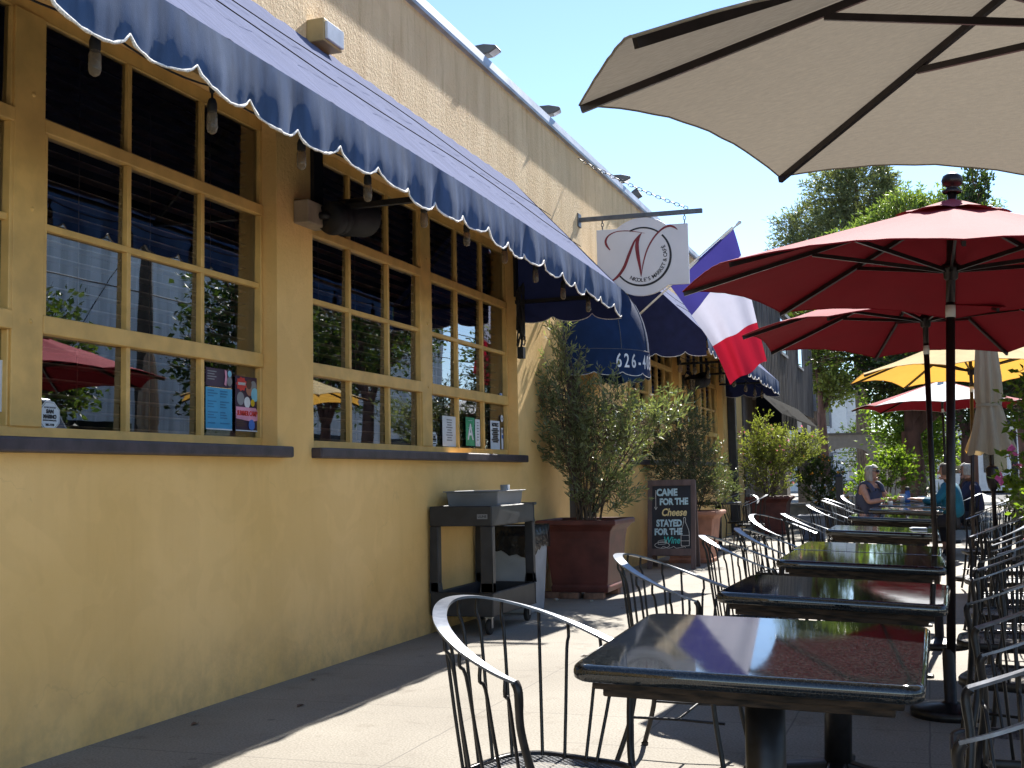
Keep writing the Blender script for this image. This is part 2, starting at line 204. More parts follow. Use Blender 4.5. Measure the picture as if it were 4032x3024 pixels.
def bulbglass():
    m, nt, bs, out = newmat('clear_bulb_glass'); L = nt.links.new; bs.inputs['Base Color'].default_value = (.30, .24, .17, 1); bs.inputs['Roughness'].default_value = .08
    t = node(nt, 'ShaderNodeBsdfTransparent'); t.inputs[0].default_value = (.80, .72, .62, 1); f = node(nt, 'ShaderNodeLayerWeight'); f.inputs[0].default_value = .35
    r = node(nt, 'ShaderNodeMapRange'); r.inputs[3].default_value = .25; r.inputs[4].default_value = .9; L(f.outputs[1], r.inputs[0])
    x = node(nt, 'ShaderNodeMixShader'); L(r.outputs[0], x.inputs[0]); L(t.outputs[0], x.inputs[1]); L(bs.outputs[0], x.inputs[2]); L(x.outputs[0], out.inputs[0]); return m
M = dict(
 stucco=stucco(), concrete=concrete(), granite=granite(), glass=glassmat(), mesh=meshmat(), block=blockwall(),
 trim=simple('yellow_frame_paint', (.68, .43, .135), .45, var=.12, scale=7, bmp=.1, bscale=40),
 sill=simple('brown_sill_paint', (.045, .034, .042), .5, var=.35, scale=9, bmp=.2, bscale=60),
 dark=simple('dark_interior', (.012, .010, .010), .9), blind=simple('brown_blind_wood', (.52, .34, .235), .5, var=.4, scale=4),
 awtop=cloth('faded_awning_canvas', (.125, .142, .228), .0, (.06, .07, .2), var=.16, scale=3, stretch=(1, 12, 1), rough=1.0, spec=.03),
 awval=cloth('blue_valance_canvas', (.058, .105, .215), .26, (.06, .125, .29), var=.28, scale=7, stretch=(1, 2.2, .5)),
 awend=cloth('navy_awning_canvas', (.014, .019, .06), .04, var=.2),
 navy=cloth('bright_navy_canvas', (.010, .028, .085), .10, (.02, .05, .14), var=.15),
 piping=simple('frayed_white_piping', (.72, .70, .66), .9, var=.3, scale=120),
 iron=simple('black_wrought_iron', (.014, .0125, .013), .38, .2, var=.4, scale=30),
 rail=simple('sky_sheen_rail', (.17, .185, .215), .36, .5, var=.25, scale=25),  # black iron rails: sky sheen put into a paler blue-grey base colour
 steel=simple('grey_painted_steel', (.11, .115, .125), .45, .4, var=.2, scale=12), flash=simple('weathered_metal_flashing', (.38, .40, .44), .5, .5, var=.25, scale=4, stretch=(1, .6, 1)),
 plywood=simple('worn_table_edge', (.032, .02, .012), .85, var=.8, scale=14, stretch=(1, 1, 5)),
 tan=cloth('tan_umbrella_cloth', (.285, .25, .20), .17, (.42, .36, .285), var=.26, scale=34, stretch=(1, 3.2, 1)),
 red=cloth('red_umbrella_cloth', (.25, .008, .018), .03, (.30, .01, .015), var=.06, scale=5), redout=cloth('sun_faded_red_cloth', (.30, .034, .046), .05, (.4, .03, .04), var=.08, scale=5), yellow=cloth('yellow_umbrella_cloth', (.68, .53, .25), .4, (.80, .42, .06), var=.07),
 white=cloth('white_umbrella_cloth', (.78, .77, .74), .2, (.6, .58, .5), var=.05), beige=cloth('beige_umbrella_cloth', (.36, .31, .23), .2, (.55, .4, .2), var=.12, stretch=(6, 6, .5)),
 pole=simple('bronze_black_pole', (.022, .015, .015), .35, .4, var=.3, scale=20), white_metal=simple('white_enamel', (.62, .62, .6), .4),
 terracotta=simple('brown_red_planter', (.115, .030, .023), .55, var=.3, scale=5, bmp=.15, bscale=25), terra2=simple('pale_terracotta', (.36, .17, .11), .8, var=.2), brick=simple('dirty_brick', (.21, .115, .075), .9, var=.45, scale=9, bmp=.5, bscale=40),
 bluepot=simple('blue_grey_planter', (.085, .11, .16), .6, var=.15), stonepot=simple('grey_stone_planter', (.42, .40, .35), .85, var=.2, bmp=.2), soil=simple('potting_soil', (.03, .02, .014), .95, bmp=.8, bscale=50),
 bark=simple('grey_brown_bark', (.12, .085, .06), .9, var=.45, scale=12, bmp=.8, bscale=30, stretch=(1, 1, .25)), redbark=simple('reddish_bark', (.15, .075, .055), .85, var=.4, scale=6, bmp=.6, bscale=12, stretch=(1, 1, .25)),
 plastic=simple('black_cart_plastic', (.020, .021, .025), .5, var=.25, scale=8, bmp=.1, bscale=150), greyplastic=simple('grey_tub_plastic', (.17, .185, .21), .4, var=.1), binplastic=simple('pale_grey_bin_plastic', (.36, .38, .40), .5, var=.1),
 bag=simple('black_bin_bag', (.012, .012, .014), .25, var=.3, bmp=1, bscale=18), rubber=simple('black_rubber', (.012, .012, .012), .7), chrome=simple('zinc_caster', (.5, .5, .5), .3, .9),
 tumbler=simple('cloudy_tumbler', (.35, .36, .36), .15), boardwood=simple('weathered_brown_frame', (.115, .080, .075), .7, var=.25, scale=10, stretch=(1, 1, .2)), chalk=simple('black_chalkboard', (.009, .012, .019), .55, var=.4, scale=6),
 chalkblue=simple('pale_blue_chalk', (.42, .60, .68), .9, var=.2, scale=50), chalkyellow=simple('yellow_chalk', (.72, .60, .30), .9, var=.15, scale=50), chalkteal=simple('teal_chalk', (.06, .50, .47), .9, var=.15, scale=50), chalkwhite=simple('white_chalk', (.62, .62, .60), .9, var=.2, scale=60),
 signwhite=simple('white_sign_board', (.70, .68, .70), .5, var=.04, scale=3), signred=simple('dark_red_lettering', (.20, .012, .022), .5), signblack=simple('black_lettering', (.010, .010, .014), .5), letterwhite=simple('white_lettering', (.66, .68, .72), .6),
 paper=simple('white_paper', (.66, .70, .74), .8, var=.06), bluepaper=simple('blue_flyer_paper', (.06, .33, .58), .7, var=.06), bluetext=simple('dark_blue_print', (.03, .18, .36), .7), green=simple('green_card', (.05, .30, .15), .7), red_print=simple('red_print', (.60, .05, .04), .6), pink_print=simple('pink_print', (.66, .30, .44), .6), purple_print=simple('dark_purple_print', (.04, .02, .05), .5), grey_print=simple('grey_print', (.22, .23, .25), .7), brownprint=simple('brown_print', (.10, .05, .035), .6), blue_print=simple('royal_blue_print', (.05, .16, .52), .6), skyblue=simple('sky_blue_print', (.2, .5, .66), .6),
 flag_blue=cloth('flag_blue', (.05, .045, .20), .3, (.045, .04, .22), var=.05, bscale=60), flag_white=cloth('flag_white', (.48, .48, .56), .32, (.50, .50, .62), var=.05, bscale=60), flag_red=cloth('flag_red', (.27, .012, .032), .22, (.50, .012, .035), var=.05, bscale=60),
 gwood=simple('weathered_grey_boards', (.17, .14, .125), .9, var=.55, scale=3, bmp=.4, bscale=20, stretch=(1, 6, .25)), gtrim=simple('light_grey_trim', (.30, .30, .32), .7), black=simple('black_canvas', (.004, .004, .005), 1.0, spec=.05), cream=simple('cream_wall_strip', (.55, .42, .24), .8, var=.15, bmp=.3),
 wb=simple('white_apartment_render', (.68, .70, .72), .8, var=.05), wbtrim=simple('grey_apartment_trim', (.16, .17, .20), .7), taupe=simple('taupe_render', (.235, .20, .165), .85, var=.08), taupetrim=simple('dark_taupe_trim', (.11, .09, .075), .8),
 asphalt=simple('asphalt', (.05, .05, .052), .9, var=.2, scale=40, bmp=.4, bscale=200), earth=simple('dry_earth', (.16, .14, .10), .95, var=.3, scale=.3), paint=simple('road_paint', (.6, .58, .5), .8),
 bulb=bulbglass(), lamp=emit('warm_filament', (1, .75, .4), 6),
 skin=simple('light_skin', (.44, .235, .165), .55, var=.12, scale=20), hair=simple('silver_hair', (.34, .31, .27), .7, var=.3, scale=40, stretch=(1, 1, .3)), darkhair=simple('brown_hair', (.08, .055, .04), .7), navyshirt=simple('slate_blue_top', (.05, .058, .10), .85), tealshirt=simple('teal_shirt', (.006, .125, .20), .85), darkshirt=simple('dark_navy_shirt', (.010, .012, .04), .85), trousers=simple('dark_trousers', (.02, .02, .028), .9), lens=simple('dark_sunglasses', (.01, .006, .006), .15),
 bottle=simple('blue_bottle_plastic', (.012, .08, .30), .25), plate=simple('white_china', (.7, .7, .7), .25), pale=simple('pale_plastic', (.45, .52, .56), .3),
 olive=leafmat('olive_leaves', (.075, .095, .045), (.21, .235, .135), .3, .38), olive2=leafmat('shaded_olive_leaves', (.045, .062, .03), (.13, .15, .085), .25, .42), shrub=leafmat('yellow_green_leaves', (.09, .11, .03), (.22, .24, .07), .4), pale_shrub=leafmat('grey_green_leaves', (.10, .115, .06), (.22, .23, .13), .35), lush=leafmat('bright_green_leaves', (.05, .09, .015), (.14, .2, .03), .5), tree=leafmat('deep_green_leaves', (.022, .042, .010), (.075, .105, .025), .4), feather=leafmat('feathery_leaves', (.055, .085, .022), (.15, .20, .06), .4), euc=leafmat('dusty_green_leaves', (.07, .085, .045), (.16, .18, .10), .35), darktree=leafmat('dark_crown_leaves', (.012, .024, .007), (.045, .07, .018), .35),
 yflower=leafmat('yellow_petals', (.75, .5, .02), (.85, .65, .05), .3), pflower=leafmat('magenta_petals', (.45, .08, .4), (.6, .2, .55), .4), rflower=leafmat('pink_red_petals', (.55, .04, .12), (.7, .3, .35), .3), oflower=leafmat('orange_petals', (.75, .25, .02), (.8, .4, .05), .3),
 van=simple('silver_van_paint', (.42, .44, .47), .3, .4, coat=.5), carblue=simple('pale_blue_car_paint', (.25, .40, .50), .3, .2, coat=.5), carglass=simple('dark_car_glass', (.01, .012, .014), .05), light=simple('lamp_lens', (.6, .6, .6), .1), redlight=simple('red_lamp_lens', (.5, .02, .02), .2),
 wood_pole=simple('utility_pole_wood', (.075, .055, .04), .9, var=.3, scale=8, stretch=(1, 1, .1)), fence=simple('black_railing_paint', (.010, .010, .012), .45), speaker=simple('black_speaker_grille', (.004, .0045, .007), .6, bmp=.4, bscale=300), beigebox=simple('beige_wood_block', (.30, .24, .17), .8, var=.2, scale=8), tanmetal=simple('tan_lamp_housing', (.42, .29, .12), .6, var=.15), lampgrey=simple('grey_floodlight', (.10, .095, .09), .6, var=.2),
)
# ------------------------------------------------------------------ mesh helpers
class MB:
    def __init__(s): s.v = []; s.f = []; s.m = []; s.sm = []
    def add(s, vs, fs, mi=0, smooth=False):
        b = len(s.v); s.v += [tuple(v) for v in vs]
        for f in fs: s.f.append([b+i for i in f]); s.m.append(mi); s.sm.append(smooth)
        return s
    def box(s, lo, hi, mi=0, mat=None):
        x0, y0, z0 = lo; x1, y1, z1 = hi
        vs = [Vector(p) for p in ((x0,y0,z0),(x1,y0,z0),(x1,y1,z0),(x0,y1,z0),(x0,y0,z1),(x1,y0,z1),(x1,y1,z1),(x0,y1,z1))]
        if mat is not None: vs = [mat @ v for v in vs]
        return s.add(vs, [(0,3,2,1),(4,5,6,7),(0,1,5,4),(1,2,6,5),(2,3,7,6),(3,0,4,7)], mi)
    def frustum(s, a, b, mi=0):       # a, b = (x0,x1,y0,y1,z)
        vs = []
        for (x0, x1, y0, y1, z) in (a, b): vs += [(x0,y0,z),(x1,y0,z),(x1,y1,z),(x0,y1,z)]
        return s.add(vs, [(0,3,2,1),(4,5,6,7),(0,1,5,4),(1,2,6,5),(2,3,7,6),(3,0,4,7)], mi)
    def tube(s, pts, r, n=8, mi=0, caps=True, smooth=True):
        pts = [Vector(p) for p in pts]; rs = r if isinstance(r, (list, tuple)) else [r]*len(pts)
        rings = []; prev = None
        for i, p in enumerate(pts):
            t = (pts[min(i+1, len(pts)-1)] - pts[max(i-1, 0)])
            t = t.normalized() if t.length > 1e-9 else Vector((0, 0, 1))
            if prev is None: u = t.orthogonal().normalized()
            else:
                u = prev - t*prev.dot(t); u = u.normalized() if u.length > 1e-6 else t.orthogonal().normalized()
            prev = u; w = t.cross(u)
            rings.append([p + (u*math.cos(2*math.pi*k/n) + w*math.sin(2*math.pi*k/n))*rs[i] for k in range(n)])
        vs = [v for rg in rings for v in rg]; fs = []
        for i in range(len(pts)-1):
            for k in range(n): fs.append((i*n+k, i*n+(k+1) % n, (i+1)*n+(k+1) % n, (i+1)*n+k))
        s.add(vs, fs, mi, smooth)
        if caps: s.add(rings[0][::-1], [tuple(range(n))], mi); s.add(rings[-1], [tuple(range(n))], mi)
        return s
    def lathe(s, prof, n=20, c=(0, 0, 0), mi=0, smooth=True, mat=None):
        vs = []; c = Vector(c)
        for r, z in prof:
            for k in range(n):
                a = 2*math.pi*k/n; v = Vector((r*math.cos(a), r*math.sin(a), z))
                vs.append((mat @ v if mat is not None else v) + c)
        fs = []
        for i in range(len(prof)-1):
            for k in range(n): fs.append((i*n+k, i*n+(k+1) % n, (i+1)*n+(k+1) % n, (i+1)*n+k))
        return s.add(vs, fs, mi, smooth)
    def grid(s, rows, mi=0, smooth=True):
        n = len(rows[0]); vs = [p for r in rows for p in r]; fs = []
        for i in range(len(rows)-1):
            for k in range(n-1): fs.append((i*n+k, i*n+k+1, (i+1)*n+k+1, (i+1)*n+k))
        return s.add(vs, fs, mi, smooth)
    def prism(s, poly, d, mi=0, axis='y', at=0.):   # poly in (x,z) extruded along y (or (y,z) along x, (x,y) along z)
        def P(a, b, t): return {'y': (a, t, b), 'x': (t, a, b), 'z': (a, b, t)}[axis]
        n = len(poly); vs = [P(a, b, at) for a, b in poly] + [P(a, b, at+d) for a, b in poly]
        fs = [tuple(range(n))[::-1], tuple(range(n, 2*n))] + [(i, (i+1) % n, n+(i+1) % n, n+i) for i in range(n)]
        return s.add(vs, fs, mi)
    def bar(s, p, q, w, h, mi=0, up=(0, 0, 1)):
        p = Vector(p); q = Vector(q); t = (q-p).normalized(); u = Vector(up); sd_ = t.cross(u)
        if sd_.length < 1e-5: sd_ = t.cross(Vector((1, 0, 0)))
        sd_ = sd_.normalized()*w/2; u2 = sd_.normalized().cross(t).normalized()*h/2
        vs = [p-sd_-u2, p+sd_-u2, p+sd_+u2, p-sd_+u2, q-sd_-u2, q+sd_-u2, q+sd_+u2, q-sd_+u2]
        return s.add(vs, [(0,3,2,1),(4,5,6,7),(0,1,5,4),(1,2,6,5),(2,3,7,6),(3,0,4,7)], mi)
    def ellipsoid(s, c, r, n=14, m=9, mi=0, mat=None):
        prof = [(max(1e-4, math.sin(math.pi*i/m)), -math.cos(math.pi*i/m)) for i in range(m+1)]
        S = Matrix.Diagonal((r[0], r[1], r[2], 1)) if mat is None else mat @ Matrix.Diagonal((r[0], r[1], r[2], 1))
        return s.lathe(prof, n, c, mi, True, S)
    def build(s, name, mats, parent=None, loc=None, fix=True, bev=0, bseg=2):
        me = bpy.data.meshes.new(name); me.from_pydata(s.v, [], s.f)
        for m_ in (mats if isinstance(mats, (list, tuple)) else [mats]): me.materials.append(M[m_] if isinstance(m_, str) else m_)
        me.polygons.foreach_set('material_index', s.m); me.polygons.foreach_set('use_smooth', s.sm)
        if fix or bev:
            bm = bmesh.new(); bm.from_mesh(me)
            bmesh.ops.remove_doubles(bm, verts=bm.verts, dist=1e-5)
            if bev:
                es = [e for e in bm.edges if len(e.link_faces) == 2 and e.calc_face_angle(0) > .6]
                bmesh.ops.bevel(bm, geom=es, offset=bev, segments=bseg, affect='EDGES', profile=.5)
            bmesh.ops.recalc_face_normals(bm, faces=bm.faces); bm.to_mesh(me); bm.free()
        o = bpy.data.objects.new(name, me); COL.objects.link(o)
        if parent is not None: o.parent = parent
        if loc is not None: o.location = loc
        return o
def tag(o, label=None, cat=None, group=None, kind=None):
    if label: o['label'] = label
    if cat: o['category'] = cat
    if group: o['group'] = group
    if kind: o['kind'] = kind
    return o
def thing(name, label, cat, loc=(0, 0, 0), rz=0, group=None):
    o = bpy.data.objects.new(name, None); COL.objects.link(o); o.empty_display_size = .1
    o.location = loc; o.rotation_euler = (0, 0, rz); return tag(o, label, cat, group)
def dup(o, loc, rz, label, parent=None, group=None, tilt=None):
    c = o.copy(); COL.objects.link(c)
    if parent is not None: c.parent = parent
    else:
        c.location = loc; c.rotation_euler = (0, tilt if tilt is not None else o.rotation_euler[1], rz); c['label'] = label
        if group: c['group'] = group
    for ch in list(o.children): dup(ch, None, 0, None, c)
    return c
def catmull(P, n=6):
    P = [Vector(p) for p in P]; out = []
    for i in range(len(P)-1):
        p0 = P[max(i-1, 0)]; p1 = P[i]; p2 = P[i+1]; p3 = P[min(i+2, len(P)-1)]
        for k in range(n):
            t = k/n; out.append(.5*((2*p1) + (p2-p0)*t + (2*p0-5*p1+4*p2-p3)*t*t + (3*p1-p0-3*p2+p3)*t**3))
    out.append(P[-1]); return out
def text(body, size, mat, parent, mtx, name='lettering', bold=0, ext=.0015, align='CENTER', shear=0, sx=1.0):
    cu = bpy.data.curves.new(name, 'FONT'); cu.body = body; cu.size = size; cu.extrude = ext; cu.offset = bold; cu.align_x = align; cu.align_y = 'CENTER'; cu.shear = shear; cu.resolution_u = 3
    to = bpy.data.objects.new('tmp_text', cu); COL.objects.link(to); bpy.context.view_layer.update()
    dg = bpy.context.evaluated_depsgraph_get(); me = bpy.data.meshes.new_from_object(to.evaluated_get(dg))
    me.materials.clear(); me.materials.append(M[mat]); me.transform(mtx @ Matrix.Diagonal((sx, 1, 1, 1)))
    bpy.data.objects.remove(to); bpy.data.curves.remove(cu)
    o = bpy.data.objects.new(name, me); COL.objects.link(o); o.parent = parent; me.name = name; return o
def frame(o, x, y, z=None):     # matrix from origin and x, y axes
    x = Vector(x).normalized(); y = Vector(y).normalized(); z = x.cross(y); m = Matrix((x, y, z)).transposed().to_4x4(); m.translation = o; return m
def stroke(mb, pts, ws, plane, mi=0, t=.003, n=8):   # flat variable-width stroke, plane maps (u,v,w)->xyz
    P = catmull([(p[0], p[1], 0) for p in pts], n); m = len(P); W_ = []
    for i in range(m):
        f = i/(m-1)*(len(ws)-1); a = int(min(f, len(ws)-2)); W_.append(ws[a]+(ws[a+1]-ws[a])*(f-a))
    Lf = []; Rg = []
    for i in range(m):
        d = (P[min(i+1, m-1)]-P[max(i-1, 0)]); d.normalize(); nrm = Vector((-d.y, d.x, 0))*W_[i]/2
        Lf.append(P[i]+nrm); Rg.append(P[i]-nrm)
    mb.grid([[plane(p.x, p.y, t) for p in Lf], [plane(p.x, p.y, t) for p in Rg]], mi, False)
def leaves(mb, rng, pts, size, aspect, mi=0, up=.2):
    """pts: (position, direction) ; one pointed leaf each, bent along its midrib"""
    for p, d in pts:
        L = size*rng.uniform(.65, 1.25); w = L*aspect*rng.uniform(.8, 1.2)
        d = (Vector(d) + Vector((rng.gauss(0, .45), rng.gauss(0, .45), rng.gauss(0, .45)+up)))
        d = d.normalized() if d.length > 1e-4 else Vector((0, 0, 1))
        s_ = d.cross(Vector((rng.gauss(0, 1), rng.gauss(0, 1), rng.gauss(0, 1)))); s_ = s_.normalized() if s_.length > 1e-4 else d.orthogonal().normalized()
        nrm = s_.cross(d)*L*.12
        a = p; b = p+d*L; c = p+d*L*.5+s_*w*.5+nrm; e = p+d*L*.5-s_*w*.5+nrm
        k = len(mb.v); mb.v += [tuple(a), tuple(c), tuple(b), tuple(e)]; mb.f.append([k, k+1, k+2, k+3]); mb.m.append(mi); mb.sm.append(False)
def plant(root, rng, blobs, base, ntw, twl, lpt, lsize, asp, leaf, bark='bark', stems=5, base_r=.1, stem_r=.012, up=.5, trunk_name='trunk', crown_name='crown', flowers=None, hang=0., spread=.55):
    """blobs: list of (centre, radii, weight) in local coords; twigs grow from stems to points inside the blobs"""
    tb = MB(); lb = MB(); base = Vector(base); tot = sum(b[2] for b in blobs); stemsP = []
    for b in blobs:
        k = max(1, round(stems*b[2]/tot))
        for _ in range(k):
            c = Vector(b[0]); a = base+Vector((rng.uniform(-1, 1)*base_r, rng.uniform(-1, 1)*base_r, 0))
            e = c+Vector((rng.gauss(0, .35)*b[1][0], rng.gauss(0, .35)*b[1][1], rng.uniform(-.1, .75)*b[1][2]))
            m1 = a.lerp(e, .35)+Vector((rng.gauss(0, .06), rng.gauss(0, .06), .12))*(e-a).length*.6; m2 = a.lerp(e, .72)+Vector((rng.gauss(0, .05), rng.gauss(0, .05), .06))*(e-a).length
            P = catmull([a, m1, m2, e], 5); tb.tube(P, [stem_r*(1-.75*i/(len(P)-1)) for i in range(len(P))], 6); stemsP.append(P)
    fl = []
    for _ in range(ntw):
        u = rng.uniform(0, tot)
        for b in blobs:
            u -= b[2]
            if u <= 0: break
        while True:
            q = Vector((rng.uniform(-1, 1), rng.uniform(-1, 1), rng.uniform(-1, 1)))
            if q.length <= 1 and rng.random() < .25+.75*q.length: break
        c = Vector(b[0]); p = c+Vector((q.x*b[1][0], q.y*b[1][1], q.z*b[1][2]))
        P = min(rng.sample(stemsP, min(5, len(stemsP))), key=lambda s_: min((v-p).length for v in s_[5:]))
        near = min(P[4:], key=lambda v: (v-p).length+max(0, v.z-p.z)*.7)
        d = (p-near); d = d.normalized() if d.length > .01 else Vector((0, 0, 1))
        d = (d*spread+Vector((q.x*.5, q.y*.5, up))+Vector((rng.gauss(0, .25), rng.gauss(0, .25), rng.gauss(0, .2)))).normalized()
        L = twl*rng.uniform(.6, 1.4); e = p+d*L-Vector((0, 0, hang*L))
        if (p-near).length < twl*5: tb.tube([near, near.lerp(p, .55)+Vector((0, 0, .03)), p, e], [stem_r*.28, stem_r*.22, stem_r*.18, stem_r*.08], 3, caps=False)
        leaves(lb, rng, [(p.lerp(e, rng.random()), d*.8+Vector((rng.gauss(0, .5), rng.gauss(0, .5), rng.gauss(0, .4)))) for _ in range(lpt)], lsize, asp, 0, .15-hang)
        if flowers and rng.random() < flowers[1]: fl.append((e, d))
    tb.build(trunk_name, bark, root, fix=False); o = lb.build(crown_name, leaf, root, fix=False)
    if fl:
        fb = MB()
        for e, d in fl: leaves(fb, rng, [(e, Vector((rng.gauss(0, 1), rng.gauss(0, 1), rng.gauss(0, 1)))) for _ in range(7)], flowers[2], .75)
        fb.build('blossom', flowers[0], root, fix=False)
    return o
def rrect(hx, hy, r, n=5):
    out = []
    for cx, cy, a0 in ((hx-r, hy-r, 0), (-hx+r, hy-r, 90), (-hx+r, -hy+r, 180), (hx-r, -hy+r, 270)):
        for k in range(n+1): a = R_(a0+90*k/n); out.append((cx+r*math.cos(a), cy+r*math.sin(a)))
    return out
# ------------------------------------------------------------------ ground, pavement, road
tag(MB().box((-300, -60, -.6), (400, 600, -.2)).build('ground', 'earth'), kind='structure')
tag(MB().box((6.2, -60, -.19), (14.2, 200, -.14)).build('road', 'asphalt'), kind='structure')
tag(MB().box((-14, -9, -.3), (6.05, 130, 0)).build('sidewalk', 'concrete'), kind='structure')
tag(MB().box((6.05, -9, -.3), (6.2, 130, .004)).build('kerb', 'stonepot', bev=.015), kind='structure')
tag(MB().box((14.2, -30, -.3), (17, 130, -.01)).build('far_sidewalk', 'concrete'), kind='structure')
# ------------------------------------------------------------------ the yellow restaurant
rest = thing('restaurant_building', 'long yellow stucco restaurant with small paned windows and blue awnings', 'building', (0, 0, 0))
Z0, Z1 = 1.418, 3.46
HOLES = [(2.05, 6.211, Z0, Z1), (6.655, 10.66, Z0, Z1), (12.31, 13.42, 0, 2.55), (15.1, 18.56, Z0, Z1), (19.1, 22.72, Z0, Z1)]
YA, YB, ZT = -7., 25.2, 4.97
mb = MB()
ys = sorted({YA, YB, *[h[0] for h in HOLES], *[h[1] for h in HOLES]}); zs = sorted({0, ZT, Z0, Z1, 2.55})
for a, b in zip(ys, ys[1:]):
    for c, d in zip(zs, zs[1:]):
        if any(h[0] <= a and b <= h[1] and h[2] <= c and d <= h[3] for h in HOLES): continue
        mb.add([(0, a, c), (0, b, c), (0, b, d), (0, a, d)], [(0, 1, 2, 3)])
for y0, y1, z0, z1 in HOLES:        # reveals
    mb.add([(0, y0, z0), (0, y0, z1), (-.3, y0, z1), (-.3, y0, z0)], [(0, 1, 2, 3)]); mb.add([(0, y1, z0), (-.3, y1, z0), (-.3, y1, z1), (0, y1, z1)], [(0, 1, 2, 3)])
    mb.add([(0, y0, z1), (0, y1, z1), (-.3, y1, z1), (-.3, y0, z1)], [(0, 1, 2, 3)]); mb.add([(0, y0, z0), (-.3, y0, z0), (-.3, y1, z0), (0, y1, z0)], [(0, 1, 2, 3)])
mb.add([(0, YB, 0), (-9, YB, 0), (-9, YB, ZT), (0, YB, ZT)], [(0, 1, 2, 3)]); mb.add([(0, YA, 0), (0, YA, ZT), (-9, YA, ZT), (-9, YA, 0)], [(0, 1, 2, 3)])
mb.add([(-9, YA, 0), (-9, YA, ZT), (-9, YB, ZT), (-9, YB, 0)], [(0, 1, 2, 3)])
mb.build('wall', 'stucco', rest, fix=True)
MB().box((-8.9, YA+.1, 4.6), (-.25, YB-.1, 4.72)).build('roof', 'flash', rest)
pf = MB(); pf.prism([(-.28, 4.972), (.045, 4.972), (.05, 5.0), (.035, 5.09), (-.02, 5.13), (-.28, 5.13)], YB-YA, 0, 'y', YA)
pf.build('parapet_flashing', 'flash', rest)
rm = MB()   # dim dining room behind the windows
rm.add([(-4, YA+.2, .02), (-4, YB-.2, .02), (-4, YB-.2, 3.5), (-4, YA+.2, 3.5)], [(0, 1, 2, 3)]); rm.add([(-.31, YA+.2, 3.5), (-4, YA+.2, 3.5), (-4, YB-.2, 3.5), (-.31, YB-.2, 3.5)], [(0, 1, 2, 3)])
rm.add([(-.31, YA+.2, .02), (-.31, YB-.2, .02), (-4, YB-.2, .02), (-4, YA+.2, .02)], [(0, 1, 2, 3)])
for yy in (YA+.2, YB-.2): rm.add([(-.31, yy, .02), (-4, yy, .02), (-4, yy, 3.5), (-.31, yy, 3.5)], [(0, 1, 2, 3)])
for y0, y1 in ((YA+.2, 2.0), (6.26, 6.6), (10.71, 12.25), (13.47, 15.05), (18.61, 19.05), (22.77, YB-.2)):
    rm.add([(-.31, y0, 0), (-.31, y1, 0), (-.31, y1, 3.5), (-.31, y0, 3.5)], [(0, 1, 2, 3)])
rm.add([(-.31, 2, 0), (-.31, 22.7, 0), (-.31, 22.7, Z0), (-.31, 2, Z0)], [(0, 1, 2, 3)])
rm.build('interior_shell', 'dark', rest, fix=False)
TR = [3.385, 2.875, 2.405, 1.945, 1.468]
